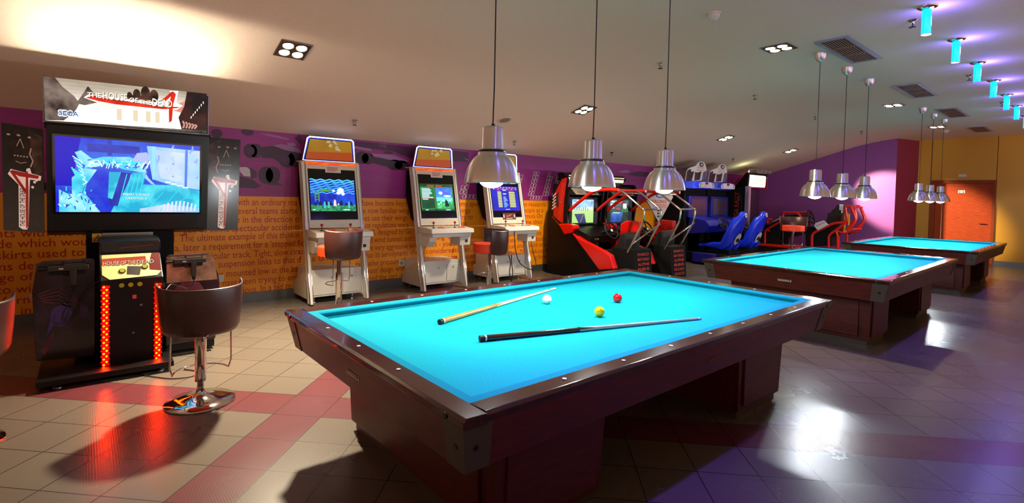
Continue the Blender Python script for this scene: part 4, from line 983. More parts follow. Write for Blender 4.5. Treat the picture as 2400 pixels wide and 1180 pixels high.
# side posters
def poster(P00, P10, P01, name, flip):
    O = Vector(P00); Rr = Vector(P10)-O; Uu = Vector(P01)-O
    brd = hd
    m = MB(); nn = Rr.cross(Uu).normalized(); q = [O, O+Rr, O+Rr+Uu, O+Uu]
    m.add([p-nn*.03 for p in q]+[p-nn*.001 for p in q], [(0,1,2,3)[::-1], (4,5,6,7), (0,1,5,4), (1,2,6,5), (2,3,7,6), (3,0,4,7)])
    b = m.build('side_banner', M_black, hd)
    pc = Pic(O, Rr, Uu, .0008); F = (lambda u: 1-u) if flip else (lambda u: u)
    pc.rect(em('po_bg', '#0c0605', .4, '#24140e', 26, (1, 1, 1), .40, .75), 0, 1, 0, 1, 0)
    br = em('po_bone', '#2c160e', .4, '#6a3c28', 18, (1, 1, 1), .4, .8); hl = em('po_hi', '#b08068', .6); bk = em('po_bk', '#060302', .3)
    pc.poly(br, [(F(.62), .98), (F(.98), .92), (F(.96), .60), (F(.78), .50), (F(.72), .70)], 1)
    pc.ell(em('po_face', '#100705', .4, '#3a1c10', 22, (1, 1, 1), .4, .8), F(.40), .80, .30, .17, 2)
    for u, v in ((.16, .90), (.40, .905), (.66, .90)): pc.ell(hl, F(u), v, .045, .009, 3)
    pc.poly(bk, [(F(.38), .80), (F(.44), .87), (F(.50), .80)], 3); pc.band(hl, [(F(.35), .80), (F(.44), .875), (F(.52), .79)], .006, 4)
    for k in range(5): pc.rect(hl, min(F(.28+.075*k), F(.32+.075*k)), max(F(.28+.075*k), F(.32+.075*k)), .705, .718, 3)
    pc.band(hl, [(F(.32), .66), (F(.44), .645), (F(.58), .66)], .006, 3); pc.band(hl, [(F(.70), .80), (F(.66), .74), (F(.74), .68), (F(.68), .62)], .01, 3)
    # red sign-like figure four, upright, with white outline and vertical words
    wo = em('po_white', '#d8b0a0', .9); rr_ = em('po_red', '#8a0c06', .9)
    out = [(.56, .02), (.60, .05), (.64, .40), (.66, .50), (.92, .50), (.94, .545), (.70, .56), (.66, .61), (.58, .60), (.56, .56), (.20, .58), (.13, .53), (.38, .44), (.37, .04), (.46, .02)]
    pc.poly(wo, [(u, v) for u, v in out], 5)
    pc.poly(rr_, [(.54, .03), (.60, .05), (.62, .40), (.61, .58), (.56, .57), (.54, .3)], 6); pc.poly(rr_, [(.18, .555), (.24, .572), (.88, .545), (.86, .515), (.40, .52)], 7)
    pc.poly(rr_, [(.17, .56), (.24, .57), (.56, .40), (.54, .36)], 6)
    pc.mat(em('po_ink', '#1a0806', .4)); pc.lay = 8
    text_into(pc.mb, 'THE HOUSE OF THE DEAD', pc.pt(.52, .05), Uu, -Rr, .36*Uu.length, .12*Rr.length, 0, .02)
    for k in range(3): pc.ell(wo, .72+.05*k, .46+.02*k-.03*(k == 0), .035, .012, 5)
    pc.build('banner_print', b)
poster((-0.463, 5.250, 0.996), (-0.231, 5.250, 0.969), (-0.472, 5.250, 1.803), 'l', False)
poster((0.874, 5.250, 0.956), (1.146, 5.250, 0.953), (0.893, 5.250, 1.819), 'r', True)
for a_, b_ in ((-.26, -.19), (.82, .90)): MB().box(a_, b_, 5.26, 5.30, 1.30, 1.36).build('banner_bracket', M_black, hd)
# neck, rear case, console
MB().box(.02, .60, 5.0, 5.42, .05, 1.0, .01).build('rear_case', M_blackm, hd)
MB().box(.12, .45, 4.985, 4.999, .87, .975).build('steel_backplate', M_steel, hd)
pc = Pic((.055, 4.994, .905), (.075, 0, 0), (0, 0, .068), .001); yw = pm('warning_yellow', '#d89a10', .5)
pc.rect(yw, 0, 1, 0, 1, 1); pc.poly(M_dark, [(.12, .12), (.88, .12), (.5, .88)], 2); pc.poly(yw, [(.24, .20), (.76, .20), (.5, .72)], 3); pc.poly(M_dark, [(.52, .62), (.42, .42), (.5, .42), (.46, .24), (.6, .46), (.52, .46)], 4)
pc.build('warning_sticker', hd)
con = MB().prism([(4.46, .02), (4.44, .68), (4.62, .845), (4.62, .93), (4.70, .95), (4.98, .95), (4.98, .02)], 'x', .095, .465, .006).build('console', M_black, hd)
pc = Pic((.105, 4.617, .862), (.35, 0, 0), (0, .004, .075), .001); pc.rect(em('cn_dark', '#100604', .4, '#3a1810', 14, (1, 1, 1), .45, .8), 0, 1, 0, 1, 1); pc.band(em('cn_red', '#6a1008', .5), [(.3, .35), (.9, .6)], .1, 2); pc.build('title_strip', con)
O = Vector((.105, 4.4385, .684)); U = Vector((0, .172, .158)); pc = Pic(O, (.35, 0, 0), U, .001)
pc.poly(pm('cn_panel', '#c8b878', .35, emit='#c8a860', es=.25), [(.12, 0), (.92, .06), (1, .22), (1, 1), (0, 1), (0, .2)], 1)
pc.poly(em('cn_orange', '#d83008', .9), [(0, .58), (.75, .58), (.75, .88), (0, .84)], 2); pc.poly(em('cn_red2', '#9a0c06', .8), [(.80, .30), (1, .24), (1, 1), (.86, 1), (.80, .6)], 2)
for k, (s, u, w_) in enumerate((('HOUSE', .02, .27), ('OF', .31, .10), ('THE', .43, .14), ('DEAD', .59, .30))): pc.text(em('cn_ink', '#301008', .4), s, u+.005, .545, .17, w_, 3, .03); pc.text(em('cn_w', '#e8e0b8', 1.0), s, u, .56, .16, w_, 4)
pc.poly(pm('cn_blk', '#140c06', .4), [(.40, .16), (.62, .10), (.66, .46), (.42, .50)], 2)
pc.build('logo_plate', con)
nU = Vector((0, -.158, .172)).normalized()
for u, v in ((.33, .30), (.72, .42)):
    c_ = O+Vector((.35*u, 0, 0))+U*v
    bb = MB().disc(c_+nU*.001, nU, .021, .006, 20).build('button_collar', M_dark, con); MB().disc(c_+nU*.006, nU, .0145, .006, 20).build('lit_button', M_yellowb, con)
for u in (.215, .268, .322): 
    MB().disc((u, 4.4405, .638), (0, -1, 0), .0155, .004, 20).build('coin_button', pm('coin_brass', '#a89028', .35, metal=.7, emit='#a89020', es=.15), con)
MB().box(.278, .302, 4.436, 4.445, .535, .562, .002).build('coin_slot', em('slot_red', '#c03020', .7), con)
MB().disc((.330, 4.444, .485), (0, -1, 0), .009, .004, 16).build('key_lock', M_steel, con)
MB().disc((.285, 4.452, .285), (0, -1, 0), .008, .004, 16).build('key_lock', M_steel, con)
M_ledr = em('led_red', '#ff0000', 95.0); M_ledy = em('led_core', '#ffb000', 14.0); M_leds = em('led_side', '#ff0808', 1.2)
for sx_, zz0, zz1 in ((.122, .075, .645), (.432, .065, .635)):
    m = MB(); m.box(sx_-.020, sx_+.020, 4.434, 4.452, zz0, zz1, .003); st = m.build('led_strip', pm('led_housing', '#3a0503', .3, emit='#ff0a06', es=.6), hd)
    n = 29
    for k in range(n):
        z = zz0+(k+.5)*(zz1-zz0)/n; m = MB()
        for dx, r, mi in ((-.008+.016*(k % 2), .0098, 0), (-.008+.016*(k % 2), .0052, 1), (-.021, .006, 2) if k % 2 else (.021, .006, 2)):
            m.cur = mi; m.disc((sx_+dx, 4.4338-(.001 if mi == 1 else 0)+(.004 if mi == 2 else 0), z), (0, -1, 0), r, .003, 12)
        m.build('led_lamp', [M_ledr, M_ledy, M_leds], st)
# platform and wheels
MB().box(-.235, .52, 4.30, 4.95, .035, .075, .006).build('foot_platform', M_black, hd)
for x, y in ((-.13, 4.36), (.44, 4.36), (-.13, 4.85), (.44, 4.85)): MB().lathe([(.024, 0), (.024, .010), (.010, .014), (.010, .04)], (x, y, 0), 16).build('levelling_foot', M_steel, hd)
# gun boards
art = pm('board_art', '#1c0c0a', .25, noise=9, col2='#3a2430', coat=.4); art2 = pm('board_art_light', '#8a6048', .25, noise=14, col2='#b89070', coat=.4)
def board(x0, x1, z0, name, mat):
    y0 = 4.66
    pr = [(x0+.02, z0), (x1, z0-.02), (x1, .80), (x1-.02, .818), (x0+.055, .812), (x0+.02, .79), (x0, .60)] if x0 < .3 else [(x0, z0), (x1-.03, z0), (x1, .55), (x1-.01, .62), (x1-.06, .79), (x1-.09, .812), (x0+.02, .812), (x0, .79)]
    b = MB().prism(pr, 'y', y0, y0+.05, .006).build('gun_board', mat, hd)
    return b
bl = board(-.272, .072, .12, 'l', art); br_ = board(.505, .885, .10, 'r', art)
pc = Pic((-.272, 4.6588, .12), (.344, 0, 0), (0, 0, .70), .001)
pv = pm('art_violet', '#4a3878', .4, noise=12, col2='#2a1a40'); pm_ = pm('art_mauve', '#6a3030', .4, noise=16, col2='#3a1a1c')
for k in range(5): pc.band(pm_, [(.08+.02*k, .66-.02*k), (.4, .72-.04*k), (.7, .60-.03*k)], .012, 1)
pc.poly(pv, [(.30, .50), (.55, .58), (.62, .44), (.48, .30), (.34, .34), (.22, .24)], 1); pc.poly(pv, [(.72, .56), (.88, .50), (.90, .36), (.76, .40)], 1); pc.poly(pm_, [(.12, .10), (.34, .30), (.30, .16), (.18, .04)], 1)
pc.build('board_picture', bl)
pc = Pic((.51, 4.6588, .42), (.36, 0, 0), (0, 0, .385), .001)
pc.poly(art2, [(0, .45), (.99, .45), (.92, .92), (.80, .99), (0, .99)], 1); pc.poly(pm('art_red', '#5a1418', .3, noise=10, col2='#7a3a48'), [(.10, .0), (.16, .34), (.34, .46), (.62, .42), (.82, .10), (.84, 0)], 2)
pc.build('board_picture', br_)
MB().box(-.285, -.262, 4.665, 4.70, .55, .59, .003).build('board_reflector', M_steel, bl)
for a_, b_ in ((-.05, .10), (.47, .60)): MB().box(a_, b_, 4.72, 4.98, .10, .55).build('side_strut', M_black, hd)
MB().box(.50, .86, 4.72, 4.98, .02, .10, .01).build('side_foot', M_black, hd)
# light guns in their holsters: things of their own
def gun(px, py, y, lab, mir, cable):
    g = thing('light_gun', (px, y, py), lab, 'arcade light gun')
    gm = pm('gun_plastic', '#2a241c', .35); s = mir
    m = MB(); m.box(px-.105, px+.120, y-.045, y-.005, py, py+.036, .006); m.box(px-.02, px+.10, y-.040, y-.010, py+.036, py+.046, .003); body = m.build('receiver', gm, g)
    m = MB(); m.tube([(px-.155, y-.025, py+.016), (px-.105, y-.025, py+.016)], .011, 12); m.build('barrel', M_black, body)
    m = MB(); m.box(px-.03, px-.018, y-.03, y-.02, py+.046, py+.056).box(px+.085, px+.095, y-.03, y-.02, py+.046, py+.056); m.build('sights', M_black, body)
    m = MB(); m.prism([(px+.010, py+.002), (px+.052, py+.002), (px+.050, py-.105), (px+.016, py-.105)], 'y', y-.042, y-.010, .006); m.build('grip', gm, g)
    m = MB(); m.prism([(px+.020, py-.105), (px+.046, py-.105), (px+.044, py-.135), (px+.024, py-.135)], 'y', y-.038, y-.014, .003); m.build('cable_boot', M_black, g)
    m = MB(); m.tube(arc([(px-.03, y-.025, py), (px-.028, y-.025, py-.03), (px+.0, y-.025, py-.035), (px+.014, y-.025, py-.02)], 4), .0035, 6); m.build('trigger_guard', M_black, g)
    m = MB(); m.box(px-.045, px-.02, y-.047, y-.044, py+.012, py+.020); m.build('side_label', M_paper, g)
    m = MB(); m.tube(arc(cable, 8), .0045, 8); m.build('gun_cable', pm('gun_cable', '#160a08', .35), g)
    m = MB(); m.box(px-.10, px+.10, y-.008, y+.02, py-.03, py-.004, .004); m.build('holster', M_black, g)
gun(-.085, .745, 4.64, 'black light gun holstered on the left board of the shooter cabinet', 1,
    [(-.05, 4.61, .61), (-.075, 4.60, .52), (-.11, 4.59, .44), (-.10, 4.59, .395), (-.06, 4.59, .40), (-.02, 4.58, .50), (.03, 4.56, .60), (.075, 4.52, .66), (.10, 4.50, .67)])
gun(.655, .748, 4.64, 'black light gun holstered on the right board of the shooter cabinet', 1,
    [(.69, 4.61, .615), (.685, 4.60, .575), (.64, 4.59, .55), (.58, 4.58, .575), (.53, 4.55, .60), (.49, 4.50, .57), (.462, 4.47, .54)])
t = thing('floor_cable', (.45, 4.2, .004), 'thin black cable lying on the floor in front of the shooter cabinet', 'cable')
MB().tube(arc([(.30, 4.35, .006), (.42, 4.18, .006), (.50, 4.10, .006), (.60, 4.08, .006), (.66, 4.14, .006), (.58, 4.28, .006)], 8), .004, 6).build('cable_run', M_rubber, t)
# ------------------------------------------------------------------ red racing cabinets (driver sits facing the mural wall)
def YZ(x, pts): return [(x, a, b) for a, b in pts]
def ford(dx, lab, scr, idx):
    t = thing('racing_cabinet', (6.79+dx, 5.3, 0), lab, 'arcade game', 'red and black racing cabinets with chrome cages')
    T = Matrix.Translation((dx, 0, 0))
    def B(m, name, mat, par=None): m.xform(T); return m.build(name, mat, par or t)
    m = MB(); m.prism([(6.20, 0), (6.20, 1.05), (6.11, 1.35), (5.92, 1.655), (5.78, 1.675), (5.72, 1.50), (5.80, .92), (5.56, .78), (5.40, .55), (5.10, .44), (5.0, .20), (5.0, .02), (6.2, .02)][:-1], 'x', 6.305, 6.345, .004); sw = B(m, 'side_wall', M_black)
    m = MB(); m.prism([(6.20, .02), (6.20, 1.60), (5.80, 1.60), (5.72, 1.45), (5.80, .92), (5.56, .78), (5.40, .02)], 'x', 7.20, 7.24, .004); B(m, 'side_wall', M_black)
    pc = Pic((6.3035+dx, 6.20, .60), (0, -.9, 0), (0, 0, 1.1), .001)
    def q(L): return [((6.20-a)/.9, (b-.60)/1.1) for a, b in L]
    rdp = pm('wall_red', '#b0180a', .4)
    pc.poly(rdp, q([(6.068, 1.010), (6.081, 1.363), (5.891, 1.641), (5.776, 1.668), (5.830, 1.280), (5.845, 0.890), (5.914, 0.915)]), 1)
    pc.poly(M_ink, q([(6.055, 1.216), (6.060, 1.334), (5.963, 1.423), (5.952, 1.147)]), 2)
    for k in range(5): pc.band(M_paper, q([(6.11-.005*k, 1.12+.055*k), (6.02, 1.18+.055*k)]), .018, 3)
    pc.mat(pm('wall_yellowred', '#d84020', .4)); pc.lay = 3
    text_into(pc.mb, 'FORD RACING', (6.3005+dx, 5.90, .95), (0, -.10, 1), (0, 1, 0.1), .62, .055, 0)
    text_into(pc.mb, 'FULL BLOWN', (6.3005+dx, 6.10, .98), (0, -1, -.75), (0, -.6, .8), .26, .025, 0)
    pc.build('side_graphic', sw)
    # red shoulder under the wall graphic, and the long wing running forward
    m = MB(); m.prism([(5.903, 0.880), (5.738, 0.896), (5.568, 0.878), (5.557, 0.823), (5.600, 0.749), (5.760, 0.708)], 'x', 6.25, 6.40, .015); B(m, 'red_shoulder', M_red)
    m = MB(); m.prism([(5.600, 0.742), (5.269, 0.608), (4.942, 0.504), (4.818, 0.458), (4.730, 0.259), (5.014, 0.208), (5.246, 0.466), (5.448, 0.620)], 'x', 6.25, 6.37, .02); B(m, 'red_wing', M_red)
    m = MB(); m.prism([(5.236, 0.904), (5.126, 0.968), (4.875, 0.961), (4.878, 0.834), (4.960, 0.587), (5.268, 0.341), (5.550, 0.385), (5.372, 0.506), (5.219, 0.680)], 'x', 7.06, 7.18, .02); B(m, 'red_fender', M_red)
    m = MB(); m.box(6.345, 7.20, 4.98, 6.15, .03, .42, .02); B(m, 'floor_pan', M_blackm)
    m = MB(); m.prism([(6.15, .42), (6.15, .90), (5.60, .82), (5.30, .72), (5.30, .60), (5.45, .42)], 'x', 6.345, 7.20, .01); ds = B(m, 'dashboard', M_black)
    for bx, c_ in ((6.50, '#e02818'), (6.56, '#20a028')):
        m = MB(); m.disc((bx, 5.298, .66), (0, -1, .1), .014, .006, 14); B(m, 'dash_button', em('dash'+c_[1:], c_, .7), ds)
    m = MB(); m.box(6.50, 6.53, 5.26, 5.30, .52, .60, .004); B(m, 'shift_lever', M_steel, ds)
    # wheel
    c = Vector((6.78, 5.20, .80)); R = Matrix.Translation(c) @ Matrix.Rotation(math.radians(62), 4, 'X')
    m = MB(); m.tube([(.145*math.cos(a*PI/14), .145*math.sin(a*PI/14), 0) for a in range(28)], .015, 10, closed=True); m.xform(R); wh = B(m, 'steering_wheel', M_rubber)
    m = MB()
    for a in (90, 210, 330): m.tube([(0, 0, -.01), (.14*math.cos(math.radians(a)), .14*math.sin(math.radians(a)), 0)], .012, 8)
    m.lathe([(.045, -.02), (.045, .008)], (0, 0, 0), 20); m.xform(R); B(m, 'wheel_spokes', M_black, wh)
    m = MB(); m.lathe([(.024, .008), (.022, .014)], (0, 0, 0), 18); m.xform(R); B(m, 'horn_badge', M_ivory, wh)
    m = MB(); m.tube([c, c+Vector((0, .20, -.06))], .03, 10); B(m, 'steering_column', M_black, wh)
    # monitor
    m = MB(); m.prism([(5.80, .86), (5.80, 1.345), (5.95, 1.40), (6.15, 1.40), (6.15, .86)], 'x', 6.40, 7.16, .008); mo = B(m, 'monitor', M_black)
    m = MB(); m.prism([(5.70, 1.375), (5.84, 1.50), (5.84, 1.56), (6.15, 1.56), (6.15, 1.375)], 'x', 6.36, 7.18, .004); B(m, 'canopy', M_blackm)
    pc = Pic((6.47+dx, 5.7965, .895), (.56, 0, 0), (0, 0, .405), .001); scr(pc); pc.build('screen_image', mo)
    pc = Pic((6.45+dx, 5.698+.002, 1.383), (.62, 0, 0), (0, .125, .112), .002); pc.rect(pm('canopy_print', '#8a8074', .5), 0, 1, 0, 1, 1)
    for k in range(5): pc.rect(M_ink, .50+.085*k, .56+.085*k, .15, .5, 2); pc.rect(M_ink, .15, .35, .2+.12*k, .24+.12*k, 2) if k < 3 else None
    pc.build('instruction_panel', t)
    # light topper
    m = MB(); m.prism([(6.0, 1.62), (5.94, 1.70), (6.0, 1.76), (6.12, 1.76), (6.12, 1.62)], 'x', 6.44, 7.14, .004); tp = B(m, 'topper_box', M_black)
    m = MB(); m.box(6.50, 7.08, 5.99, 6.10, 1.55, 1.63); B(m, 'topper_stand', M_black)
    pc = Pic((6.50+dx, 5.965, 1.628), (.58, 0, 0), (0, -.022, .10), .001); pc.poly(em('topper_glow', '#f4ead0', 1.2), [(0, 0), (1, 0), (1, .95), (.06, .95)], 1)
    for k in range(8): pc.rect(em('topper_text', '#e0a860', 1.0), .10+.1*k, .17+.1*k, .55, .85, 2)
    pc.build('topper_sign', tp)
    # seat
    m = MB(); m.prism([(5.20, .42), (5.20, .50), (4.98, .50), (4.90, .76), (4.84, .80), (4.78, .80), (4.76, .70), (4.80, .42)], 'x', 6.60, 6.98, .03); B(m, 'bucket_seat', M_rubber)
    # cage: red tube over the driver, chrome behind
    for x, s in ((6.40, -1), (7.12, 1)):
        pts = [(6.400, 5.789, 1.109), (6.400, 5.541, 1.288), (6.400, 5.277, 1.439), (6.400, 4.997, 1.468), (6.400, 4.794, 1.463)]
        m = MB(); m.tube(arc([(x, p[1], p[2]) for p in pts], 6), .027, 12); B(m, 'red_roll_bar', M_redtube)
        p0 = pts[0]; m = MB(); m.tube(fillet([(x, p0[1], p0[2]), (x, p0[1]+.06, p0[2]-.03), (x, p0[1]+.02, .86)], .05), .013, 10); B(m, 'chrome_front_post', M_chrome)
    for x in (6.57, 7.02):
        m = MB(); m.tube(fillet([(x, 4.93, 1.458), (x, 4.85, 1.45), (x, 4.47, 1.185), (x, 4.44, 1.17), (x, 4.455, .98), (x, 4.72, .50)], .05, 6), .016, 12); B(m, 'chrome_rear_post', M_chrome)
    m = MB(); m.tube([(6.40, 4.93, 1.462), (7.12, 4.93, 1.462)], .024, 12); B(m, 'red_roll_bar', M_redtube)
    for a_, b_, r_ in (((6.57, 4.46, 1.18), (7.02, 4.46, 1.18), .016), ((6.57, 4.80, 1.42), (7.02, 4.80, 1.42), .012), ((6.57, 4.66, .62), (7.02, 4.45, .95), .013)): m = MB(); m.tube([a_, b_], r_, 12); B(m, 'chrome_cross_bar', M_chrome)
    # rear box with sponsor lettering
    m = MB(); m.prism([(4.56, .02), (4.60, .545), (5.0, .56), (5.0, .02)], 'x', 6.565, 7.02, .006); rb = B(m, 'rear_box', M_blackm)
    pc = Pic((6.60+dx, 4.553, .04), (.38, 0, 0), (0, .04, .49), .003); lr = pm('sponsor_red', '#c03018', .5, emit='#b02810', es=.12)
    for k, s in enumerate(('SPARCO', 'RECARO', 'BBS', 'ALPINE', 'MOTORAD', 'SPARCO')):
        pc = Pic((6.60+dx, 4.553, .04), (.38, 0, 0), (0, .04, .49), .003); pc.text(lr, s, .10, .06+.155*k, .085, .80, 1, .015); pc.build('sponsor_line', rb)
    for x in (6.62, 6.97): m = MB(); m.tube([(x-.012, 4.62, .022), (x+.012, 4.62, .022)], .022, 12); B(m, 'castor_wheel', M_rubber)
    return t
def scr_road1(p):
    p.rect(em('f_sky', '#9ac8f0', 1.15), 0, 1, .5, 1, 0); p.rect(em('f_grass', '#b8e080', 1.15), 0, 1, 0, .62, 1)
    p.poly(em('f_far', '#d8f0d8', 1.1), [(0, .5), (1, .56), (1, .70), (.4, .66), (0, .6)], 2)
    p.poly(em('f_road', '#203878', 1.0), [(.30, 0), (.66, 0), (.56, .40), (.10, .38)], 3); p.band(em('f_line', '#e08030', 1.1), [(.38, .02), (.52, .38)], .03, 4)
    for k in range(7): p.rect(em('f_tree', '#3a78a0', .9), .1+.1*k, .13+.1*k, .52, .62+.05*(k % 3), 3)
    p.rect(em('f_hud', '#3060d0', 1.1), .02, .2, .9, .97, 3); p.rect(em('f_hud2', '#4070e0', 1.1), .86, .98, .8, .95, 3)
def scr_road2(p):
    p.rect(em('g_bg', '#0a2028', .8, '#184038', 4), 0, 1, 0, 1, 0)
    p.poly(em('g_road', '#2848b0', .9, '#3a78d8', 4), [(.05, .0), (.60, .0), (.72, .46), (.10, .40)], 1); p.poly(em('g_pale', '#a0d0e0', 1.0), [(.10, .40), (.5, .38), (.6, .45), (.2, .46)], 2)
    w_ = em('g_white', '#e0f0ff', 1.3); p.rect(w_, .05, .22, .62, .84, 2).ell(w_, .16, .93, .09, .035, 2).ell(em('g_red', '#e84848', 1.2), .55, .92, .18, .04, 2).rect(em('g_red2', '#d02830', 1.1), .34, .56, .56, .62, 2).rect(w_, .70, .90, .6, .85, 2)
    for k in range(6): p.rect(em('g_tree', '#309048', .9), .62+.06*k, .66+.06*k, .45, .60+.04*(k % 3), 3)
ford(0, 'nearer red and black racing cabinet, its screen showing a bright green racetrack', scr_road1, 0)
ford(1.02, 'farther red and black racing cabinet with chrome cage, dark blue road on screen', scr_road2, 1)
# diamond shaped racing sign
t = thing('racing_sign', (8.98, 5.72, 0), 'white diamond shaped racing sign with blue oval badge, behind the chrome cages', 'sign')
dm = [(8.56, 1.50), (9.40, 1.50), (9.46, 1.38), (9.02, .90), (8.94, .90), (8.50, 1.34)]
m = MB().prism(dm, 'y', 5.72, 5.74, .003); bd = m.build('sign_board', pm('sign_white', '#a8a09a', .4), t)
pc = Pic((8.50, 5.7195, .90), (.96, 0, 0), (0, 0, .60), .001)
pc.ell(pm('oval_rim', '#c8ccd8', .3), .50, .84, .185, .115, 1); pc.ell(pm('oval_blue', '#305a90', .3), .50, .84, .165, .09, 2); pc.text(M_ivory, 'Ford', .50, .80, .10, .17, 3, .01, 'c', .2)
pc.text(M_inkred, 'RACING', .20, .60, .10, .55, 1, .02, 'l', .2); pc.text(M_inkred, 'FULL BLOWN', .34, .47, .055, .40, 1, .01)
pc.band(M_inkred, [(.30, .44), (.78, .44), (.80, .49), (.78, .55), (.30, .55), (.28, .49), (.30, .44)], .012, 1)
for k in range(3): pc.rect(M_ink, .42, .50, .12+.10*k, .18+.10*k, 1); pc.rect(M_ink, .53, .60, .12+.10*k, .18+.10*k, 1)
pc.build('sign_print', bd)
MB().tube([(8.98, 5.78, 0), (8.98, 5.78, 1.3)], .02, 10).lathe([(.16, 0), (.15, .02)], (8.98, 5.78, 0), 24).box(8.9, 9.06, 5.735, 5.79, 1.1, 1.3).build('sign_stand', M_black, t)

# ------------------------------------------------------------------ blue rally cabinets
def rally(dx, lab, bright):
    t = thing('rally_cabinet', (10.33+dx, 5.4, 0), lab, 'arcade game', 'blue rally cabinets with moulded seats')
    T = Matrix.Translation((dx, 0, 0))
    def B(m, name, mat, par=None): m.xform(T); return m.build(name, mat, par or t)
    # rear tower
    m = MB(); m.box(9.90, 10.78, 5.72, 6.30, .02, 1.58, .01); B(m, 'screen_tower', M_blackm)
    m = MB(); m.prism([(5.715, .98), (5.72, 1.40), (5.66, 1.42), (5.655, .96)], 'x', 9.98, 10.76, .004); bz = B(m, 'screen_bezel', M_bluedk)
    m = MB(); m.box(10.06, 10.68, 5.648, 5.656, 1.01, 1.37); B(m, 'dark_screen', pm('sleeping_screen', '#3a2a3c', .25, emit='#2a1a2c', es=.35), bz)
    # blue marquee band with curved front
    ptsx = [9.86, 9.95, 10.1, 10.33, 10.56, 10.71, 10.79]; fr = [5.70, 5.56, 5.50, 5.47, 5.50, 5.56, 5.70]
    poly = list(zip(ptsx, fr)) + [(10.79, 5.85), (9.86, 5.85)]
    m = MB(); m.prism(poly, 'z', 1.575, 1.735, .012); mq = B(m, 'marquee_band', M_blue)
    pc = Pic((10.0+dx, 5.465, 1.60), (.66, 0, 0), (0, 0, .115), .001); ms = em('rally_sign', '#a8a4b0', .8)
    pc.poly(ms, [(.03, 0), (.97, 0), (1, .5), (.93, .93), (.7, 1.05), (.3, 1.05), (.07, .93), (0, .5)], 1); pc.ell(pm('badge_ring', '#202040', .4), .5, .82, .10, .22, 2)
    pc.text(em('rally_red', '#d8402c', .9), 'RALLY', .5, .30, .22, .34, 2, .02, 'c'); pc.text(em('rally_red', '#d8402c', .9), '1995', .5, .04, .18, .22, 2, .0, 'c') if False else None
    for u in (.08, .86):
        for v in (.2, .5, .72): pc.rect(M_ink, u, u+.07, v, v+.14, 2)
    pc.build('marquee_sign', mq)
    # headboard
    y = 5.72
    out = [(10.029, 2.002), (10.096, 2.028), (10.321, 2.077), (10.406, 2.146), (10.477, 2.169), (10.567, 2.184), (10.660, 2.170), (10.718, 2.136), (10.781, 2.035), (10.780, 1.769), (9.926, 1.739), (9.981, 1.959)]
    m = MB(); m.prism(out, 'y', y, y+.02); hb = B(m, 'headboard', pm('headboard_white', '#e8e0d4', .4))
    X0, Z0 = 9.88, 1.70; pc = Pic((X0+dx, y-.0005, Z0), (1, 0, 0), (0, 0, 1), .001)
    def h(px): return [(a-X0, b-Z0) for a, b in px]
    dk = pm('print_night', '#14100e', .4, noise=9, col2='#3a3430')
    pc.poly(dk, h([(9.981, 1.959), (10.116, 2.002), (10.137, 1.939), (10.259, 1.954), (10.167, 1.747), (9.926, 1.739)]), 1)
    pc.poly(dk, h([(10.295, 1.946), (10.385, 1.932), (10.563, 1.968), (10.503, 1.778), (10.271, 1.760)]), 1)
    pc.poly(pm('print_steelblue', '#2a4468', .4, noise=9, col2='#688098'), h([(10.638, 1.953), (10.765, 1.996), (10.780, 1.769), (10.577, 1.762)]), 1)
    c_ = h([(10.553, 2.117)])[0]; pc.ell(pm('badge_navy', '#20284a', .4), c_[0], c_[1], .095, .05, 2); pc.ell(M_paper, c_[0]+.01, c_[1], .05, .024, 3)
    c_ = h([(10.378, 2.033)])[0]; pc.text(pm('print_orange', '#c85028', .5), 'SEGA', c_[0], c_[1], .035, .27, 2); pc.text(pm('print_orange', '#c85028', .5), 'RALLY', c_[0], c_[1]-.06, .035, .27, 2)
    pc.build('headboard_print', hb)
    m = MB(); m.box(10.1, 10.16, 5.745, 5.78, 1.58, 1.95).box(10.6, 10.66, 5.745, 5.78, 1.58, 1.95); B(m, 'headboard_props', M_black)
    # dash with wheel
    m = MB(); m.prism([(5.62, .62), (5.30, .66), (5.20, .80), (5.30, .92), (5.66, .98), (5.72, .62)], 'x', 10.02, 10.72, .015); ds = B(m, 'dashboard', M_bluedk)
    c = Vector((10.42, 5.12, .84)); R = Matrix.Translation(c) @ Matrix.Rotation(math.radians(65), 4, 'X')
    m = MB(); m.tube([(.14*math.cos(a*PI/14), .14*math.sin(a*PI/14), 0) for a in range(28)], .014, 10, closed=True)
    for a in (90, 210, 330): m.tube([(0, 0, 0), (.135*math.cos(math.radians(a)), .135*math.sin(math.radians(a)), 0)], .012, 8)
    m.lathe([(.04, -.02), (.04, .01)], (0, 0, 0), 18); m.xform(R); B(m, 'steering_wheel', M_rubber, t)
    m = MB(); m.tube([(10.42, 5.13, .83), (10.42, 5.32, .78)], .03, 10); B(m, 'steering_column', M_black, ds)
    m = MB(); m.disc((10.42, 5.10, .85), (0, -1, .45), .022, .006, 14); B(m, 'horn_badge', M_steel, ds)
    # sled
    m = MB(); m.box(10.06, 10.62, 4.72, 5.75, .05, .24, .02); m.box(10.15, 10.52, 4.85, 5.3, .24, .34, .01); m.box(10.1, 10.6, 5.72, 5.9, .02, .9); B(m, 'seat_rail_base', M_blackm)
    m = MB(); m.box(9.90, 10.06, 5.05, 5.50, .05, .24, .01); fb = B(m, 'blue_step', M_bluedk)
    m = MB(); m.tube([(9.93, 5.5, .24), (9.93, 5.05, .24)], .009, 8).tube([(9.93, 5.5, .15), (9.93, 5.05, .15)], .006, 8); B(m, 'step_trim', M_chrome, fb)
    # moulded bucket seat, one shell: cushion and tall back
    def ring(yc, zc, hw, th, up):  # cross-section across x at a point of the spine
        pass
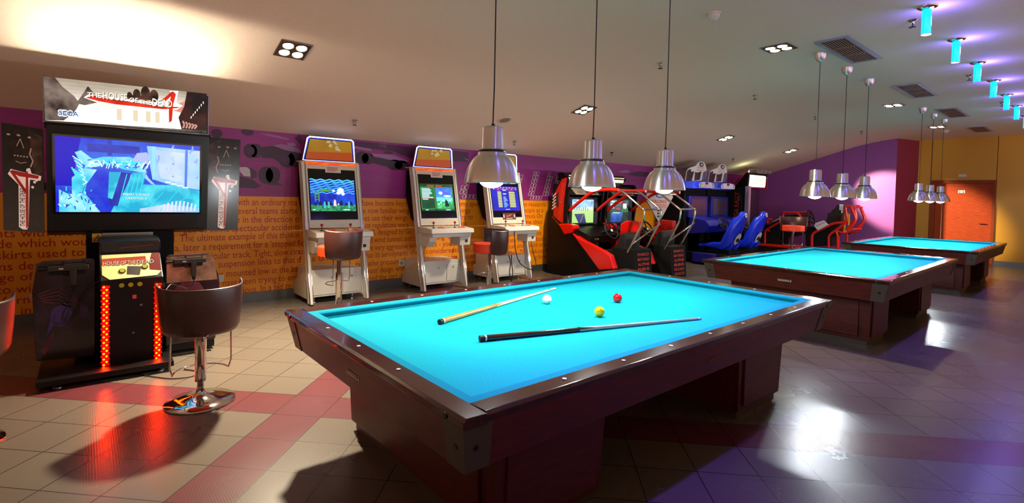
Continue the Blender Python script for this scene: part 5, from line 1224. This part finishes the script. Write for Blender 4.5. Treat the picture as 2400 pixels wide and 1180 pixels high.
    spine = [(5.50, .385, .17, .035), (5.35, .40, .19, .045), (5.15, .385, .205, .055), (5.00, .38, .215, .075), (4.90, .45, .225, .085), (4.85, .58, .225, .075), (4.79, .72, .215, .065), (4.74, .86, .195, .06), (4.70, .96, .155, .06), (4.68, 1.03, .115, .06), (4.665, 1.10, .095, .05), (4.665, 1.125, .06, .03)]
    m = MB(); m.smooth = True; vs = []; N = 16; n = len(spine)
    for i, (a, z, hw, th_) in enumerate(spine):
        a0, z0 = spine[max(i-1, 0)][:2]; a1, z1 = spine[min(i+1, n-1)][:2]; d = Vector((0, a1-a0, z1-z0)).normalized(); nn = Vector((0, d.z, -d.y))  # normal pointing up/forward
        for k in range(N):
            an = 2*PI*k/N; cx_, sn = math.cos(an), math.sin(an)
            ux = (abs(cx_)**.7)*(1 if cx_ > 0 else -1)*hw; un = (abs(sn)**.8)*(1 if sn > 0 else -1)*th_
            if sn > 0 and 1 < i < 9: un += .055*abs(cx_)**3-.02*(1-abs(cx_))
            if sn > 0.2 and abs(cx_) > .5 and 1 < i < 9: un += .03
            vs.append((10.31+ux, a+nn.y*un, z+nn.z*un))
    fs = []
    for i in range(n-1):
        for k in range(N): fs.append([i*N+k, i*N+(k+1) % N, (i+1)*N+(k+1) % N, (i+1)*N+k])
    fs.append(list(range(N))); fs.append([(n-1)*N+k for k in range(N)][::-1]); m.add(vs, fs)
    for s in (-1, 1):
        m.tube(arc([(10.31+s*.12, 4.98, .325), (10.31+s*.13, 4.86, .36), (10.31+s*.15, 4.80, .46)], 5), [.03]*11, 10)
    st = B(m, 'moulded_seat', M_blue)
    em1 = pm('emblem_white', '#d8d4cc', .35)
    m = MB(); m.disc((10.31, 4.612, 1.05), (0, -1, .12), .048, .006, 24); B(m, 'headrest_emblem', em1, st)
    m = MB(); m.disc((10.31, 4.606, 1.052), (0, -1, .12), .018, .003, 16); B(m, 'emblem_mark', M_inkred, st)
    m = MB(); m.disc((10.31, 4.765, .56), (0, -1, -.45), .125, .008, 28, rx=.105, U=(1, 0, 0)); B(m, 'back_emblem', em1, st)
    m = MB()
    for k in (-1, 0, 1): m.box(10.31+k*.04-.010, 10.31+k*.04+.010, 4.748+.0, 4.766, .50, .62)
    B(m, 'emblem_mark', M_ink, st)
    return t
rally(0, 'nearer blue rally cabinet, its moulded blue seat brightly lit on the headrest', True)
rally(.95, 'farther blue rally cabinet, seat in shade beside the tall metal post', False)
# side wall with vertical game name and bright post
t = thing('rally_side_wall', (11.86, 5.8, 0), 'dark side wall with red vertical game name and a bright metal front post', 'arcade game')
MB().box(11.84, 11.90, 5.34, 6.35, .02, 1.66, .004).build('side_board', M_blackm, t)
pc = Pic((11.838, 5.64, .85), (0, -.28, 0), (0, 0, .70), .001); pc.mat(pm('rally_print', '#a02818', .5)); pc.lay = 1
text_into(pc.mb, 'SEGA RALLY', pc.pt(.62, .02), (0, 0, 1), (0, 1, 0), .68, .11, 0, .03)
pc.poly(pm('rally_arc', '#4a3a30', .5), [(.70+.12*math.sin(k*PI/8), .12+.095*k) for k in range(9)]+[(.74+.12*math.sin(k*PI/8), .12+.095*k) for k in range(8, -1, -1)], 1)
pc.build('side_print', t)
MB().box(11.82, 11.92, 5.24, 5.33, .02, 1.68, .006).build('front_post', pm('post_metal', '#b0a8a8', .3, metal=.7), t)

# ------------------------------------------------------------------ red framed racer with lit sign
t = thing('red_frame_racer', (12.6, 4.6, 0), 'red tube framed racing machine with lit sign and black bucket seat by the purple wall', 'arcade game')
MB().box(12.30, 13.10, 5.55, 6.35, .02, 1.60, .01).build('screen_cabinet', pm('cabinet_plum', '#180c18', .4), t)
m = MB(); m.prism([(5.52, 1.66), (5.50, 2.0), (5.56, 2.03), (5.80, 1.80), (5.86, 1.66)], 'x', 12.36, 13.40, .008); hb = m.build('sign_housing', M_black, t)
m = MB(); m.tube([(12.36, 5.51, 1.665), (13.40, 5.51, 1.665), (13.40, 5.50, 1.96)], .014, 8).tube([(12.36, 5.86, 1.665), (12.36, 5.56, 2.03)], .010, 8); m.build('red_trim', M_redtube, hb)
pc = Pic((12.42, 5.514, 1.685), (.90, 0, 0), (0, -.012, .285), .001); pc.poly(em('lit_sign', '#fff4d8', 2.2), [(0, 0), (.97, 0), (1, .15), (1, .90), (.95, 1), (0, 1)], 1)
pk = em('sign_pinkprint', '#f0c8a8', 1.5)
for k in range(7): pc.rect(pk, .32+.085*k, .375+.085*k, .55, .80, 2); pc.rect(pk, .36+.075*k, .40+.075*k, .22, .45, 2) if k < 6 else None
pc.band(pk, [(.28, .12), (.94, .12), (.94, .88), (.28, .88), (.28, .12)], .03, 2)
pc.build('lit_sign_face', hb)
m = MB(); m.box(12.75, 13.55, 5.45, 5.70, 2.02, 2.13, .04)
for x in (12.92, 13.15, 13.38): m.ball((x, 5.46, 2.08), .055, 16, 10)
m.build('speaker_pods', pm('pod_grey', '#8a7a74', .3, metal=.4), t)
l = bpy.data.lights.new('sign_top_light', 'POINT'); l.energy = 3.0; l.color = (.85, 1.0, .6); l.shadow_soft_size = .03
lo = bpy.data.objects.new('sign_top_light', l); COL.objects.link(lo); lo.parent = t; lo.location = (12.75-12.6, 5.75-4.6, 2.06)
XA, XB = 12.30, 12.90
m = MB(); m.prism([(5.007, 0.720), (4.927, 0.854), (4.705, 1.032), (4.397, 1.065), (4.282, 0.957), (4.263, 0.674), (4.659, 0.499), (4.914, 0.498)], 'x', XA+.05, XB-.05, .02); m.build('dash_cowl', M_black, t)
m = MB(); m.prism([(4.906, 0.861), (4.701, 0.975), (4.702, 0.999), (4.889, 0.892)], 'x', XA+.02, XA+.05); m.build('cowl_stripe', M_paper, t)
def rt(name, pts, r=.024, mat=M_redtube, xs=(XA, XB), fil=.06):
    for x in xs:
        m = MB(); m.tube(fillet([(x, a, b) for a, b in pts], fil, 5), r, 12); m.build(name, mat, t)
rt('red_hoop', [(4.673, 0.927), (4.688, 1.091), (4.381, 1.104), (4.308, 0.984)], .026)
rt('red_front_hoop', [(5.000, 0.830), (5.021, 0.909), (4.910, 0.924)], .026)
rt('red_side_tube', [(5.049, 0.369), (5.059, 0.658), (4.726, 0.895), (4.566, 0.923)], .024)
rt('red_lower_tube', [(5.05, .66), (4.95, .66)], .02)
m = MB(); m.box(XA-.03, XB+.03, 3.55, 5.25, .30, .36, .01); fl = m.build('red_floor_frame', M_redtube, t)
m = MB(); m.box(XA, XB, 3.5, 5.3, .02, .30, .01); m.build('base_case', M_blackm, t)
m = MB(); m.box(XA+.03, XB-.03, 4.75, 5.30, .36, .80, .02); m.build('pedal_box', M_blackm, t)
c = Vector((12.6, 4.22, 1.02)); R = Matrix.Translation(c) @ Matrix.Rotation(math.radians(70), 4, 'X')
m = MB(); m.tube([(.15*math.cos(a*PI/14), .15*math.sin(a*PI/14), 0) for a in range(28)], .014, 10, closed=True)
for a in (90, 210, 330): m.tube([(0, 0, 0), (.145*math.cos(math.radians(a)), .145*math.sin(math.radians(a)), 0)], .012, 8)
m.xform(R); sw_ = m.build('steering_wheel', M_rubber, t)
MB().tube([c, (12.6, 4.5, .95)], .03, 10).build('steering_column', M_black, sw_)
m = MB(); m.prism([(4.251, 0.798), (3.745, 0.830), (3.730, 0.421), (4.235, 0.373)], 'x', XA+.08, XB-.08, .03); m.build('seat_pod', M_blackm, t)
m = MB(); m.tube([(12.400, 4.175, 0.812), (12.400, 4.179, 0.906)], .012, 8).ball((12.400, 4.179, 0.915), .028, 12, 8); m.build('gear_lever', M_black, t)
m = MB(); m.prism([(4.036, 0.833), (4.006, 0.899), (3.863, 0.962), (3.765, 0.877), (3.960, 0.741)], 'x', XA-.06, XA-.01, .008); pd = m.build('white_side_pod', pm('pod_white', '#cfc8c0', .35), t)
m = MB(); m.prism([(3.999, 0.840), (3.826, 0.933), (3.825, 0.919), (3.999, 0.827)], 'x', XA-.064, XA-.0605); m.build('orange_stripe', pm('pod_orange', '#b85010', .4), pd)
rt('red_rear_frame', [(4.075, 0.363), (4.086, 0.660), (3.678, 0.917), (3.486, 0.937), (3.444, 1.010), (3.491, 1.266), (3.394, 1.287), (3.295, 1.018), (3.329, 0.928), (3.459, 0.796)], .027, fil=.08)
rt('red_rear_leg', [(3.760, 0.374), (3.770, 0.647), (3.634, 0.775), (3.478, 0.919)], .024)
rt('red_rear_leg', [(3.596, 0.390), (3.606, 0.660), (3.641, 0.757)], .022)
rt('red_tail_loop', [(3.649, 0.765), (3.516, 0.712), (3.418, 0.728), (3.315, 0.964)], .020)
m = MB(); m.tube([(XA, 3.36, 1.26), (XB, 3.36, 1.26)], .02, 10).tube([(XA, 3.36, .80), (XB, 3.36, .80)], .02, 10); m.build('red_cross_bar', M_redtube, t)
m = MB(); m.prism([(3.857, 1.089), (3.819, 1.146), (3.740, 1.149), (3.711, 1.232), (3.691, 1.305), (3.582, 1.309), (3.560, 1.129), (3.606, 0.901), (3.677, 0.715), (3.835, 0.703), (3.829, 0.980)], 'x', 12.42, 12.80, .03); bs = m.build('bucket_seat', pm('seat_black', '#14100f', .25, coat=.4), t)
yy, zz = (3.595, 1.254)
m = MB(); m.box(12.415, 12.42, yy-.035, yy+.035, zz-.06, zz+.06); m.build('seat_label', M_ivory, bs)
m = MB()
for y_ in (3.485, 3.415): m.box(XA-.005, XA+.004, y_-.014, y_+.014, .72, 1.12, .002)
m.build('yellow_belts', pm('belt_yellow', '#c89a18', .6), t)
MB().box(XA-.012, XA+.012, 3.38, 3.52, .70, .735, .004).build('belt_buckle', M_black, t)
